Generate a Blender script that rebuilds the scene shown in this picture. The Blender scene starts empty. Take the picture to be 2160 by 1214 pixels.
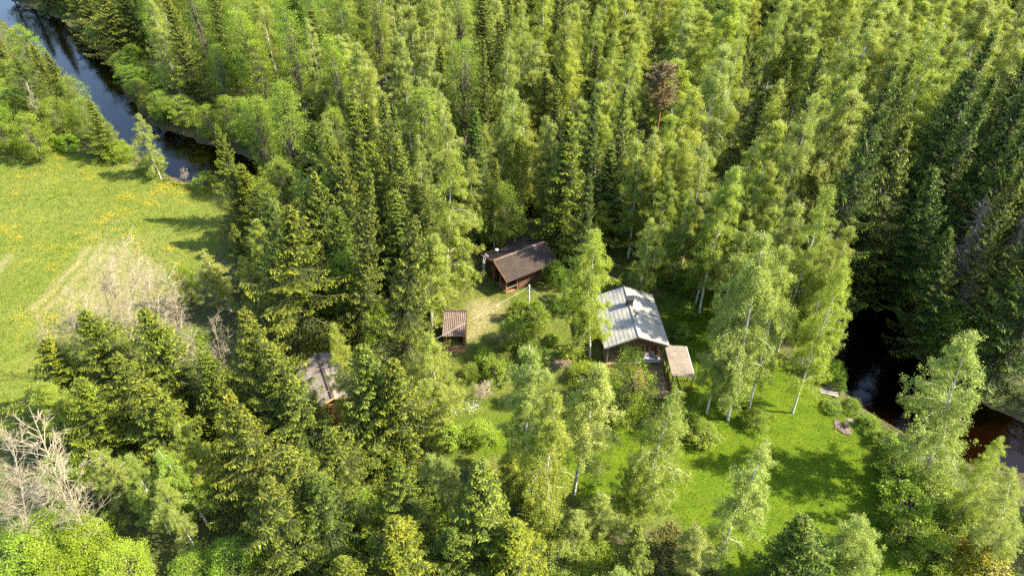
import bpy, math, random
import numpy as np
from mathutils import Vector, Matrix

# ------------------------------------------------------------------ camera, sky, sun, exposure
SC = bpy.context.scene
COL = SC.collection
CAM_H, PITCH, FPX = 50.0, math.radians(40), 1440.0      # focal length in pixels of the 2160 px wide photograph
cd = bpy.data.cameras.new('camera'); cd.sensor_width = 36; cd.lens = 24; cd.clip_start = 0.5; cd.clip_end = 4000
cam = bpy.data.objects.new('camera', cd); COL.objects.link(cam)
cam.location = (0, 0, CAM_H); cam.rotation_euler = (math.pi/2 - PITCH, 0, 0); SC.camera = cam
SUN_EL, SUN_AZ = math.radians(46), math.radians(95)     # azimuth clockwise from +y
w = bpy.data.worlds.new('World'); SC.world = w; w.use_nodes = True
wn = w.node_tree; bgn = wn.nodes['Background']
sky = wn.nodes.new('ShaderNodeTexSky'); sky.sky_type = 'NISHITA'; sky.sun_disc = False
sky.sun_elevation = SUN_EL; sky.sun_rotation = SUN_AZ
wn.links.new(sky.outputs[0], bgn.inputs[0]); bgn.inputs[1].default_value = 0.15
sd = bpy.data.lights.new('sun', 'SUN'); sd.energy = 5.0; sd.angle = math.radians(0.5); sd.color = (1.0, 0.92, 0.75)
sun = bpy.data.objects.new('sun', sd); COL.objects.link(sun)
sdir = Vector((math.sin(SUN_AZ)*math.cos(SUN_EL), math.cos(SUN_AZ)*math.cos(SUN_EL), math.sin(SUN_EL)))
sun.rotation_euler = sdir.to_track_quat('Z', 'Y').to_euler(); sun.location = (120, 0, 120)
SC.view_settings.view_transform = 'Standard'; SC.view_settings.look = 'None'
SC.view_settings.exposure = 2.05; SC.view_settings.gamma = 1.0; SC.view_settings.use_curve_mapping = False
SC.cycles.use_denoising = False
SC.cycles.max_bounces = 8; SC.cycles.diffuse_bounces = 6; SC.cycles.transmission_bounces = 4; SC.cycles.transparent_max_bounces = 8
SC.cycles.caustics_reflective = False; SC.cycles.caustics_refractive = False

# ------------------------------------------------------------------ photograph pixel <-> place
CP, SP = math.cos(PITCH), math.sin(PITCH)
def at(px, py, z=0.0):
    u, v = (px-1080)/FPX, (py-607)/FPX
    d = np.array([u, CP - v*SP, -SP - v*CP]); t = (z-CAM_H)/d[2]
    return np.array([0, 0, CAM_H]) + d*t
def at_y(px, py, y):
    u, v = (px-1080)/FPX, (py-607)/FPX
    d = np.array([u, CP - v*SP, -SP - v*CP]); t = y/d[1]
    return np.array([0, 0, CAM_H]) + d*t
def proj(p):
    x, y, z = p[0], p[1], p[2]-CAM_H
    d = y*CP - z*SP; v = y*SP + z*CP
    return 1080 + FPX*x/d, 607 - FPX*v/d

# ------------------------------------------------------------------ node helpers
def new_mat(name):
    m = bpy.data.materials.new(name); m.use_nodes = True
    nt = m.node_tree; nt.nodes.clear()
    return m, nt, nt.nodes.new('ShaderNodeOutputMaterial')
def N(nt, t, **kw):
    n = nt.nodes.new(t)
    for k, v in kw.items(): setattr(n, k, v)
    return n
def noise(nt, vec, scale, detail=4, rough=0.6):
    n = N(nt, 'ShaderNodeTexNoise'); n.inputs['Scale'].default_value = scale
    n.inputs['Detail'].default_value = detail; n.inputs['Roughness'].default_value = rough
    nt.links.new(vec, n.inputs['Vector']); return n.outputs['Fac']
def ramp(nt, fac, stops):
    r = N(nt, 'ShaderNodeValToRGB'); e = r.color_ramp.elements
    while len(e) < len(stops): e.new(0.5)
    for i, (p, c) in enumerate(stops):
        e[i].position = p; e[i].color = (c, c, c, 1) if isinstance(c, (int, float)) else (*c, 1)
    nt.links.new(fac, r.inputs[0]); return r.outputs[0]
def mixc(nt, fac, a, b, mode='MIX'):
    m = N(nt, 'ShaderNodeMix', data_type='RGBA', blend_type=mode)
    for s, v in ((m.inputs[0], fac), (m.inputs[6], a), (m.inputs[7], b)):
        if hasattr(v, 'is_output'): nt.links.new(v, s)
        elif isinstance(v, (int, float)): s.default_value = v
        else: s.default_value = (*v, 1)
    return m.outputs[2]
def math_n(nt, op, a, b=0.0, clamp=False):
    m = N(nt, 'ShaderNodeMath', operation=op, use_clamp=clamp)
    for i, v in enumerate((a, b)):
        if hasattr(v, 'is_output'): nt.links.new(v, m.inputs[i])
        else: m.inputs[i].default_value = v
    return m.outputs[0]
def bump(nt, h, strength, dist=0.05):
    b = N(nt, 'ShaderNodeBump'); b.inputs['Strength'].default_value = strength; b.inputs['Distance'].default_value = dist
    nt.links.new(h, b.inputs['Height']); return b.outputs[0]
def principled(nt, out, color, rough=0.8, spec=0.3, normal=None, metallic=0.0):
    p = N(nt, 'ShaderNodeBsdfPrincipled')
    if hasattr(color, 'is_output'): nt.links.new(color, p.inputs['Base Color'])
    else: p.inputs['Base Color'].default_value = (*color, 1)
    if hasattr(rough, 'is_output'): nt.links.new(rough, p.inputs['Roughness'])
    else: p.inputs['Roughness'].default_value = rough
    p.inputs['Specular IOR Level'].default_value = spec; p.inputs['Metallic'].default_value = metallic
    if normal is not None: nt.links.new(normal, p.inputs['Normal'])
    nt.links.new(p.outputs[0], out.inputs['Surface']); return p

def leaf_mat(name, dark, light, trans=0.4, rough=0.5, spec=0.25, warm=None):
    """leaf colour: per-leaf tint attribute, tree colour from the object, broad drift over the stand"""
    m, nt, out = new_mat(name)
    a = N(nt, 'ShaderNodeAttribute', attribute_name='tint')
    oi = N(nt, 'ShaderNodeObjectInfo'); tc = N(nt, 'ShaderNodeTexCoord')
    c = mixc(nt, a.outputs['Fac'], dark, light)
    if warm is not None:
        wa = N(nt, 'ShaderNodeAttribute', attribute_name='warm')
        c = mixc(nt, wa.outputs['Fac'], c, warm)
    c = mixc(nt, 1.0, c, oi.outputs['Color'], 'MULTIPLY')
    n = noise(nt, tc.outputs['Object'], 0.9, 3)
    c = mixc(nt, 1.0, c, ramp(nt, n, [(0.3, 0.78), (0.7, 1.22)]), 'MULTIPLY')
    p = N(nt, 'ShaderNodeBsdfPrincipled'); nt.links.new(c, p.inputs['Base Color'])
    p.inputs['Roughness'].default_value = rough; p.inputs['Specular IOR Level'].default_value = spec
    tr = N(nt, 'ShaderNodeBsdfTranslucent')
    tcol = mixc(nt, 1.0, c, (1.15, 1.12, 0.6), 'MULTIPLY')
    nt.links.new(tcol, tr.inputs['Color'])
    mx = N(nt, 'ShaderNodeMixShader'); mx.inputs[0].default_value = trans
    nt.links.new(p.outputs[0], mx.inputs[1]); nt.links.new(tr.outputs[0], mx.inputs[2])
    nt.links.new(mx.outputs[0], out.inputs['Surface']); return m

def bark_mat(name, base, mark, scale=(2, 2, 6), lo=0.55, hi=0.62):
    m, nt, out = new_mat(name); tc = N(nt, 'ShaderNodeTexCoord'); mp = N(nt, 'ShaderNodeMapping')
    mp.inputs['Scale'].default_value = scale; nt.links.new(tc.outputs['Object'], mp.inputs[0])
    f = ramp(nt, noise(nt, mp.outputs[0], 1.6, 5), [(lo, 0.0), (hi, 1.0)])
    c = mixc(nt, f, base, mark)
    n2 = noise(nt, tc.outputs['Object'], 9, 4)
    c = mixc(nt, 1.0, c, ramp(nt, n2, [(0.3, 0.75), (0.7, 1.15)]), 'MULTIPLY')
    principled(nt, out, c, 0.85, 0.2, bump(nt, n2, 0.5, 0.02)); return m

def wood_mat(name, a, b, scale=(1, 12, 12), rough=0.75, moss=None):
    m, nt, out = new_mat(name); tc = N(nt, 'ShaderNodeTexCoord'); mp = N(nt, 'ShaderNodeMapping')
    mp.inputs['Scale'].default_value = scale; nt.links.new(tc.outputs['Object'], mp.inputs[0])
    n = noise(nt, mp.outputs[0], 2.0, 6)
    c = mixc(nt, ramp(nt, n, [(0.35, 0.0), (0.65, 1.0)]), a, b)
    n2 = noise(nt, tc.outputs['Object'], 1.1, 4)
    c = mixc(nt, 1.0, c, ramp(nt, n2, [(0.3, 0.7), (0.7, 1.2)]), 'MULTIPLY')
    if moss is not None:
        n3 = noise(nt, tc.outputs['Object'], 1.7, 6, 0.7)
        c = mixc(nt, ramp(nt, n3, [(0.52, 0.0), (0.68, 0.85)]), c, moss)
    principled(nt, out, c, rough, 0.25, bump(nt, n, 0.4, 0.01)); return m

M = {}
M['birch_leaf'] = leaf_mat('birch_leaf', (0.145, 0.196, 0.020), (0.370, 0.415, 0.080), 0.56, 0.45, 0.35)
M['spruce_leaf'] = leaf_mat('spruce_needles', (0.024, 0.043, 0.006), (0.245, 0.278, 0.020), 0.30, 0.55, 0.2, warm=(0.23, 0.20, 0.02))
M['round_leaf'] = leaf_mat('broad_leaf', (0.110, 0.172, 0.014), (0.255, 0.325, 0.030), 0.50, 0.45, 0.35)
M['pine_leaf'] = leaf_mat('pine_needles', (0.10, 0.085, 0.03), (0.20, 0.165, 0.065), 0.15, 0.6, 0.2)
M['ground_leaf'] = leaf_mat('ground_leaf', (0.060, 0.105, 0.012), (0.14, 0.20, 0.028), 0.35, 0.55, 0.25)
M['grass'] = leaf_mat('grass_blade', (0.045, 0.092, 0.006), (0.100, 0.138, 0.014), 0.40, 0.6, 0.2, warm=(0.33, 0.27, 0.12))
M['birch_bark'] = bark_mat('birch_bark', (0.50, 0.46, 0.40), (0.06, 0.05, 0.045), (2, 2, 5), 0.56, 0.62)
M['dark_bark'] = bark_mat('dark_bark', (0.11, 0.085, 0.065), (0.17, 0.15, 0.12), (3, 3, 1), 0.45, 0.6)
M['pine_bark'] = bark_mat('pine_bark', (0.26, 0.12, 0.05), (0.14, 0.09, 0.06), (3, 3, 1), 0.45, 0.6)
M['grey_bark'] = bark_mat('grey_bark', (0.34, 0.285, 0.19), (0.20, 0.16, 0.105), (3, 3, 2), 0.5, 0.65)
M['dead_bark'] = bark_mat('dead_bark', (0.13, 0.108, 0.088), (0.08, 0.065, 0.05), (3, 3, 2), 0.5, 0.65)

# ------------------------------------------------------------------ mesh helpers
def link(o, parent=None):
    COL.objects.link(o)
    if parent is not None: o.parent = parent
    return o
def mesh_np(name, V, faces4=None, faces3=None, attrs=None, mats=(), mat_idx=None, smooth=False):
    """V (n,3); faces4 (k,4) and / or faces3 (k,3) index arrays; attrs {name: per-vertex float array}"""
    me = bpy.data.meshes.new(name); V = np.asarray(V, np.float32)
    me.vertices.add(len(V)); me.vertices.foreach_set('co', V.ravel())
    idx, starts, tot, pos = [], [], [], 0
    for F in (faces4, faces3):
        if F is None or len(F) == 0: continue
        F = np.asarray(F, np.int32); k = F.shape[1]
        idx.append(F.ravel()); starts.append(pos + np.arange(len(F), dtype=np.int32)*k); tot.append(np.full(len(F), k, np.int32)); pos += F.size
    idx = np.concatenate(idx); starts = np.concatenate(starts); tot = np.concatenate(tot)
    me.loops.add(len(idx)); me.loops.foreach_set('vertex_index', idx)
    me.polygons.add(len(starts)); me.polygons.foreach_set('loop_start', starts); me.polygons.foreach_set('loop_total', tot)
    for m in mats: me.materials.append(m)
    if mat_idx is not None: me.polygons.foreach_set('material_index', np.asarray(mat_idx, np.int32))
    if smooth or len(starts) < 6000: me.polygons.foreach_set('use_smooth', np.full(len(starts), bool(smooth)))
    for k, a in (attrs or {}).items():
        at_ = me.attributes.new(k, 'FLOAT', 'POINT'); at_.data.foreach_set('value', np.asarray(a, np.float32))
    me.update(calc_edges=True); return me
def unit(a): return a/np.maximum(np.linalg.norm(a, axis=-1, keepdims=True), 1e-9)
def cards(C, A, S, l, wd):
    """diamond cards: centre C, axis A, side S, half length l, half width wd -> verts, quads"""
    l = np.broadcast_to(np.asarray(l, float), (len(C),))[:, None]; wd = np.broadcast_to(np.asarray(wd, float), (len(C),))[:, None]
    V = np.stack([C - A*l, C + S*wd - A*l*0.15, C + A*l, C - S*wd - A*l*0.15], 1).reshape(-1, 3)
    return V, np.arange(len(C)*4).reshape(-1, 4)
def tube(pts, rad, sides=6):
    """tapered tube along pts"""
    pts = np.asarray(pts, float); n = len(pts); rad = np.broadcast_to(np.asarray(rad, float), (n,))
    d = unit(np.gradient(pts, axis=0)); ref = np.array([0.0, 0, 1]) if abs(d[0, 2]) < 0.9 else np.array([1.0, 0, 0])
    u = unit(np.cross(d, ref)); v = np.cross(d, u)
    a = np.arange(sides)*2*math.pi/sides
    V = (pts[:, None] + (np.cos(a)[None, :, None]*u[:, None] + np.sin(a)[None, :, None]*v[:, None])*rad[:, None, None]).reshape(-1, 3)
    i = np.arange(n-1)[:, None]*sides; j = np.arange(sides)[None]
    F = np.stack([i+j, i+(j+1) % sides, i+sides+(j+1) % sides, i+sides+j], -1).reshape(-1, 4)
    return V, F
class Acc:
    def __init__(s): s.V = []; s.F = []; s.I = []; s.n = 0
    def add(s, V, F, m=0):
        s.V.append(V); s.F.append(np.asarray(F) + s.n); s.I.append(np.full(len(F), m)); s.n += len(V)
    def mesh(s, name, mats, smooth=True):
        return mesh_np(name, np.concatenate(s.V), np.concatenate(s.F), mats=mats, mat_idx=np.concatenate(s.I), smooth=smooth)
def rand_dirs(r, n):
    v = r.normal(size=(n, 3)); return unit(v)
def leaf_cards(r, C, size, up=0.5, asp=0.72):
    n = len(C); nrm = unit(rand_dirs(r, n) + np.array([0, 0, up])); A = unit(np.cross(nrm, rand_dirs(r, n))); S = np.cross(nrm, A)
    s = size*r.uniform(0.6, 1.35, n); return cards(C, A, S, s, s*asp)

# ------------------------------------------------------------------ tree kinds (each returns dict of part meshes + nominal height, radius)
def make_birch(seed, H=16.0, R=2.1, base=0.17, nbr=64, leaves=52000, bend=0.6, leaf=0.040, droop=0.55):
    r = np.random.default_rng(seed); acc = Acc()
    t = np.linspace(0, 1, 15); ph = r.uniform(0, 6.28); wob = r.uniform(0.06, 0.16)
    path = np.stack([np.sin(t*4+ph)*wob - np.sin(ph)*wob + bend*t**2.5, np.cos(t*3+ph)*wob - np.cos(ph)*wob, t*H], 1)
    acc.add(*tube(path, 0.105*(1-t)**0.8 + 0.012, 7), 0)
    tr = lambda z: np.array([np.interp(z/H, t, path[:, k]) for k in range(3)])
    C, T = [], []
    zs = base*H + (H*0.985 - base*H)*np.sort(r.uniform(0, 1, nbr)**0.92)
    az = np.cumsum(r.normal(2.4, 0.7, nbr))
    gap = r.uniform(0, 6.28, 3); wts = []
    br = []
    for z, a in zip(zs, az):
        q = (z/H - base)/(1-base)
        prof = (math.sin((0.20+0.77*q)*math.pi)**0.8)*(1.08-0.33*q) + 0.05
        L = R*prof*r.uniform(0.6, 1.22)*(1 + 0.18*math.cos(a-gap[0]))
        el = math.radians(r.uniform(28, 50) + 18*q)
        s = np.linspace(0, 1, 6)[:, None]
        d = np.array([math.cos(a), math.sin(a), 0])
        p = tr(z) + d*L*s*math.cos(el)/max(math.cos(el), 0.75) + np.array([0, 0, 1])*(L*s*math.sin(el) - droop*L*s**2.4*1.2)
        acc.add(*tube(p, (0.006 + 0.016*(1-q)**0.5*(1-s[:, 0])*(L/R+0.3)), 3), 1 if L < R*0.8 else 0)
        br.append((p, L, q)); wts.append(L**1.35 + 0.12)
    wts = np.array(wts)/np.sum(wts)
    for (p, L, q), wt in zip(br, wts):
        n = int(leaves*wt); ntw = max(3, int(4 + L*7))
        u = r.uniform(0.16, 1.06, ntw)**0.75
        o = np.stack([np.interp(u, np.linspace(0, 1, 6), p[:, k]) for k in range(3)], 1)
        o += r.normal(0, 0.10 + 0.13*L*0.5, (ntw, 3))*[1, 1, 0.6]
        hang = r.uniform(0.25, 0.95, ntw)*(1.0 - 0.55*q)*droop*1.7
        k = r.integers(0, ntw, n); f = r.uniform(0, 1, n)
        c = o[k] + r.normal(0, 0.10, (n, 3)) - np.stack([0*f, 0*f, f*hang[k]], 1)
        C.append(c); T.append(np.clip(r.normal(0.5, 0.25, n) + r.normal(0, 0.15, ntw)[k], 0, 1))
    C = np.concatenate(C); T = np.concatenate(T)
    V, F = leaf_cards(r, C, leaf, 1.0)
    cr = mesh_np('birch_crown', V, F, attrs={'tint': np.repeat(T, 4)}, mats=[M['birch_leaf']])
    return dict(H=H, R=R, trunk=acc.mesh('birch_trunk', [M['birch_bark'], M['dark_bark']]), crown=cr)

def make_spruce(seed, H=18.0, R=3.0, base=0.05, step=0.60, dens=1.6, shape=0.85, droop=0.35, cones=0.0, ragged=0.28, card=0.11, lop=0.18):
    r = np.random.default_rng(seed); acc = Acc()
    t = np.linspace(0, 1, 10); path = np.stack([r.normal(0, 0.03, 10), r.normal(0, 0.03, 10), t*H], 1); path[0, :2] = 0
    acc.add(*tube(path, 0.20*(1-t)**0.9 + 0.012, 7), 0)
    Cs, As, Ls, Ts, Ws = [], [], [], [], []
    z = base*H; lob = r.uniform(0, 6.28, 4); drift = np.cumsum(r.normal(0, 0.05, 80)); drift -= np.linspace(0, drift[-1], 80)
    while z < H*0.985:
        q = z/H; n = int(r.integers(5, 8)); a0 = r.uniform(0, 6.28); whorl = r.uniform(0.82, 1.12)
        for i in range(n):
            a = a0 + i*6.283/n + r.normal(0, 0.18)
            L = R*((1-q)**shape)*whorl*r.uniform(1-ragged*1.6, 1+ragged)*(1 + 0.12*math.sin(a*2+lob[0]+q*5) + lop*math.cos(a-lob[1]-q*2))*(1+drift[int(q*79)]) + 0.18
            if r.random() < 0.06: L *= 0.45
            if q < 0.15: L *= 0.72 + q*1.8
            zz = z + r.normal(0, 0.12)
            el = math.radians(-24 + 62*q**1.3 + r.normal(0, 6))
            d = np.array([math.cos(a), math.sin(a), 0]); side = np.array([-d[1], d[0], 0])
            m = max(4, int(L/0.11)); s = np.linspace(0.08, 1, m)
            zoff = L*s*math.sin(el) - droop*L*0.35*np.sin(s*math.pi*0.8) + 0.22*L*s**3*(1-q*0.5)
            p = d*(L*s*math.cos(el))[:, None]; p[:, 2] = zz + zoff
            ss = np.array([0, 0.35, 0.7, 1.0]); pp = d*(L*ss*math.cos(el))[:, None]; pp[:, 2] = zz + L*ss*math.sin(el) - droop*L*0.35*np.sin(ss*math.pi*0.8) + 0.22*L*ss**3*(1-q*0.5)
            acc.add(*tube(pp, np.array([0.030, 0.022, 0.014, 0.005])*(0.5+0.5*(1-q)), 3), 0)
            # needles: main axis and side twigs hanging from it
            tl = (0.10 + 0.34*L*0.42*np.sin(np.clip(s*0.9+0.1, 0, 1)*math.pi)**0.6)*r.uniform(0.7, 1.25, m)
            for sg in (-1, 0, 1):
                if sg == 0:
                    C = p; A = unit(np.gradient(p, axis=0) + r.normal(0, 0.06, (m, 3))); k = 1
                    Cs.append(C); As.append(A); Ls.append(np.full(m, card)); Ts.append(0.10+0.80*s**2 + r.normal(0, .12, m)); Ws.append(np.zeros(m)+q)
                    continue
                dv = unit(side*sg*1.0 + d*0.55 + np.array([0, 0, -0.35 - 0.55*droop]) + r.normal(0, 0.12, (m, 3)))
                kk = max(1, int(round(3.2*dens)))
                for j in range(kk):
                    f = (j + 0.6)/kk
                    C = p + dv*(tl*f*1.25)[:, None] + np.array([0, 0, -1])*(tl*f*f*0.55*droop)[:, None] + r.normal(0, 0.03, (m, 3))
                    A = unit(dv + np.array([0, 0, -0.5*f*droop]) + r.normal(0, 0.22, (m, 3)))
                    Cs.append(C); As.append(A); Ls.append(card*r.uniform(0.7, 1.2, m)); Ts.append(0.04 + 0.42*s**1.5*f + 0.50*(f > 0.7)*(s > 0.45)*r.uniform(0.2, 1, m) + r.normal(0, .10, m)); Ws.append(np.zeros(m)+q)  # tint: shade between boughs put into needle colour, plus paler new growth at tips
        z += step*r.uniform(0.75, 1.25)*(1.0 - 0.45*q)
    # leader
    C = np.stack([np.zeros(10), np.zeros(10), np.linspace(H*0.95, H*1.01, 10)], 1); Cs.append(C); As.append(unit(r.normal(0, .5, (10, 3)) + [0, 0, 1])); Ls.append(np.full(10, card*0.8)); Ts.append(np.ones(10)*0.8); Ws.append(np.ones(10))
    C, A, L, T, Wq = (np.concatenate(x) for x in (Cs, As, Ls, Ts, Ws))
    nrm = unit(rand_dirs(r, len(C))*0.8 + [0, 0, 0.9]); S = unit(np.cross(A, nrm))
    V, F = cards(C, A, S, L, L*0.27)
    warm = np.clip((Wq - (1-cones))/max(cones, 1e-3), 0, 1)*(r.uniform(0, 1, len(C)) < 0.75)*(T > 0.35) if cones > 0 else np.zeros(len(C))
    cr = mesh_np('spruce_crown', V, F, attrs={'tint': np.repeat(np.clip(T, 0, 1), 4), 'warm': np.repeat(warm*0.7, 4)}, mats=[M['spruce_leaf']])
    return dict(H=H, R=R, trunk=acc.mesh('spruce_trunk', [M['dark_bark']]), crown=cr)

def make_round(seed, H=8.0, R=2.6, base=0.15, clumps=150, per=80, leaf=0.062, stems=1, mat='round_leaf', bark='dark_bark', pw=1.0, spread=0.26):
    r = np.random.default_rng(seed); acc = Acc()
    ctr = []
    while len(ctr) < clumps:
        z = r.uniform(0, 1); a = r.uniform(0, 6.283); prof = (math.sin((0.10 + 0.86*z**pw)*math.pi))**0.62
        lob = 1 + 0.16*math.sin(a*3+seed+z*4) + 0.10*math.sin(a*5+seed*2-z*7)
        rad = R*prof*lob*(r.uniform(0.15, 1)**0.42)
        ctr.append((rad*math.cos(a), rad*math.sin(a), H*(base + (1-base)*z*0.97)))
    ctr = np.array(ctr)
    for k in range(stems):
        a = r.uniform(0, 6.28); o = (0.0 if stems == 1 else 0.25)
        t = np.linspace(0, 1, 7); tip = np.array([math.cos(a)*R*0.5*(stems > 1), math.sin(a)*R*0.5*(stems > 1), H*0.8])
        path = np.array([o*math.cos(a), o*math.sin(a), 0]) + tip*t[:, None]*np.stack([t**0.7, t**0.7, np.ones(7)], 1)
        acc.add(*tube(path, (0.11 if stems == 1 else 0.05)*(H/8)*(1-t)**0.8+0.01, 5), 0)
    for c in ctr[::2]:
        z0 = c[2]*r.uniform(0.35, 0.75); s = np.linspace(0, 1, 4)[:, None]
        p = np.array([0, 0, z0])*(1-s) + c*s + np.array([0, 0, 0.12*c[2]])*np.sin(s*math.pi)
        acc.add(*tube(p, np.array([0.03, 0.02, 0.012, 0.005])*(H/8), 3), 0)
    n = clumps*per; k = np.repeat(np.arange(clumps), per)
    sz = r.uniform(0.7, 1.4, clumps)
    C = ctr[k] + r.normal(0, spread*R/2.6, (n, 3))*sz[k][:, None]*[1, 1, 0.75]; C[:, 2] = np.maximum(C[:, 2], 0.08)
    T = np.clip(r.normal(0.5, 0.22, n) + r.normal(0, 0.16, clumps)[k], 0, 1)
    V, F = leaf_cards(r, C, leaf, 0.95)
    cr = mesh_np('leafy_crown', V, F, attrs={'tint': np.repeat(T, 4)}, mats=[M[mat]])
    return dict(H=H, R=R, trunk=acc.mesh('leafy_trunk', [M[bark]]), crown=cr)

def make_pine(seed, H=18.0, R=2.4, base=0.55):
    r = np.random.default_rng(seed); acc = Acc(); t = np.linspace(0, 1, 10)
    path = np.stack([0.15*np.sin(t*3+seed), 0.1*np.cos(t*2), t*H], 1)
    acc.add(*tube(path, 0.17*(1-t)**0.7+0.02, 7), 0)
    Cs, As, Ts = [], [], []
    for i in range(70):
        z = H*(base + (0.98-base)*r.uniform(0, 1)); q = (z/H-base)/(1-base); a = r.uniform(0, 6.28)
        L = R*(math.sin((0.2+0.75*q)*math.pi)**0.6)*r.uniform(0.5, 1.1); el = math.radians(r.uniform(0, 45))
        d = np.array([math.cos(a)*math.cos(el), math.sin(a)*math.cos(el), math.sin(el)]); s = np.linspace(0, 1, 4)[:, None]
        p = np.array([0, 0, z]) + d*L*s; acc.add(*tube(p, np.array([0.04, 0.03, 0.02, 0.01]), 3), 0)
        for f in (0.55, 0.8, 1.0):
            n = 60; c = np.array([0, 0, z]) + d*L*f + r.normal(0, 0.2, 3); dv = unit(rand_dirs(r, n) + [0, 0, 0.35])
            Cs.append(c + dv*r.uniform(0.08, 0.32, (n, 1))); As.append(dv); Ts.append(np.clip(r.normal(0.45, 0.25, n), 0, 1))
    C, A, T = (np.concatenate(x) for x in (Cs, As, Ts)); S = unit(np.cross(A, rand_dirs(r, len(C))))
    V, F = cards(C, A, S, 0.11, 0.035)
    return dict(H=H, R=R, trunk=acc.mesh('pine_trunk', [M['pine_bark']]), crown=mesh_np('pine_crown', V, F, attrs={'tint': np.repeat(T, 4)}, mats=[M['pine_leaf']]))

def make_bare(seed, H=9.0, R=2.3, nb=32, bark='grey_bark', buds=0):
    r = np.random.default_rng(seed); acc = Acc(); t = np.linspace(0, 1, 9)
    path = np.stack([0.25*np.sin(t*2.5+seed)-0.25*math.sin(seed), 0.12*np.sin(t*3), t*H], 1)
    acc.add(*tube(path, 0.065*(1-t)**0.8+0.008, 5), 0); ends = []
    for i in range(nb):
        q = r.uniform(0.2, 0.95); o = np.array([np.interp(q, t, path[:, k]) for k in range(3)]); a = r.uniform(0, 6.28)
        L = R*(1.15-q)**0.6*r.uniform(0.6, 1.2); d = np.array([math.cos(a), math.sin(a), r.uniform(0.6, 1.3)]); d /= np.linalg.norm(d)
        s = np.linspace(0, 1, 5)[:, None]; cv = r.normal(0, 0.18, 3)
        p = o + d*L*s + cv*L*s**2; acc.add(*tube(p, 0.018*(1-s[:, 0])+0.007, 3), 0)
        for j in range(7):
            f = r.uniform(0.25, 1); oo = o + d*L*f + cv*L*f*f; d2 = unit(d*0.8 + rand_dirs(r, 1)[0]*0.8 + [0, 0, 0.15]); L2 = L*0.42*r.uniform(0.5, 1.2)
            p2 = oo + d2*L2*s + r.normal(0, 0.1, 3)*L2*s**2; acc.add(*tube(p2[::2], [0.013, 0.009, 0.005], 3), 0)
            for k in range(3):
                d3 = unit(d2 + rand_dirs(r, 1)[0]*0.8); q3 = p2[r.integers(1, 5)]
                acc.add(*tube(np.array([q3, q3 + d3*L2*0.25, q3 + d3*L2*0.5]), [0.009, 0.007, 0.005], 3), 0)
    return dict(H=H, R=R, trunk=acc.mesh('bare_trunk', [M[bark]]), crown=None)

def make_dead_spruce(seed, H=18.0, R=2.8):
    r = np.random.default_rng(seed); acc = Acc(); t = np.linspace(0, 1, 9)
    acc.add(*tube(np.stack([0*t, 0*t, t*H], 1), 0.2*(1-t)**0.8+0.015, 7), 0); z = 1.2
    while z < H*0.97:
        q = z/H; n = r.integers(4, 7); a0 = r.uniform(0, 6.28)
        for i in range(n):
            a = a0 + i*6.28/n + r.normal(0, 0.2); L = (R*(1-q)**0.8 + 0.25)*r.uniform(0.5, 1.15); d = np.array([math.cos(a), math.sin(a), 0]); side = np.array([-d[1], d[0], 0])
            s = np.linspace(0, 1, 6); p = d*(L*s)[:, None]; p[:, 2] = z - 0.42*L*np.sin(s*2.0) + 0.16*L*s**3
            acc.add(*tube(p, 0.024*(1-s)+0.008, 3), 0)
            for f in np.arange(0.2, 1.0, 0.11):
                o = np.array([np.interp(f, s, p[:, k]) for k in range(3)])
                for sg in (-1, 1):
                    dv = unit(side*sg + d*0.5 + np.array([0, 0, -0.75]) + r.normal(0, 0.2, 3)); l2 = 0.42*L*(1.1-f)*r.uniform(0.5, 1.2)+0.08
                    acc.add(*tube(np.array([o, o+dv*l2*0.5, o+dv*l2+[0, 0, -0.12*l2]]), [0.013, 0.010, 0.006], 3), 0)
        z += 0.55*r.uniform(0.7, 1.3)
    return dict(H=H, R=R, trunk=acc.mesh('dead_trunk', [M['dead_bark']]), crown=None)

K = {}
K['birch'] = [make_birch(11, bend=0.7), make_birch(12, R=1.8, base=0.22, bend=0.3), make_birch(13, R=2.3, bend=-0.4, nbr=70), make_birch(14, R=1.7, base=0.28, bend=0.9, leaves=42000),
              make_birch(15, R=2.2, base=0.16, bend=0.2, nbr=72, leaves=58000), make_birch(16, R=2.0, base=0.20, bend=-0.2, droop=0.7), make_birch(17, R=1.6, base=0.20, bend=0.5, leaves=42000)]
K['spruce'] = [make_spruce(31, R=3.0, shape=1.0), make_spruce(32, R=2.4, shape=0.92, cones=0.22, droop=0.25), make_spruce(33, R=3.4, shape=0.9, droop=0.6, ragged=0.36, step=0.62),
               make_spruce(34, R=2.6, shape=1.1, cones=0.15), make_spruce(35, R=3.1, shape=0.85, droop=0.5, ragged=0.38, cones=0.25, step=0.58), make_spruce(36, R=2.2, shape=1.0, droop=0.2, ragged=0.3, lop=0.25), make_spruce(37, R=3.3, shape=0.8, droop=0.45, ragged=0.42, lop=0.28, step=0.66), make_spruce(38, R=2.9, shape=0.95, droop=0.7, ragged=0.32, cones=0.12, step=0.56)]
K['aspen'] = [make_round(41, H=17, R=2.2, base=0.30, clumps=230, per=65, pw=0.8, spread=0.34), make_round(42, H=17, R=2.5, base=0.25, clumps=250, per=65, pw=0.9, spread=0.36), make_round(43, H=17, R=1.9, base=0.35, clumps=200, per=65, pw=0.75, spread=0.36)]
K['alder'] = [make_round(51, H=9, R=2.4, base=0.12, clumps=180, per=75), make_round(52, H=9, R=2.8, base=0.10, clumps=200, per=75), make_round(53, H=9, R=2.1, base=0.16, clumps=160, per=75, pw=0.85)]
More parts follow.
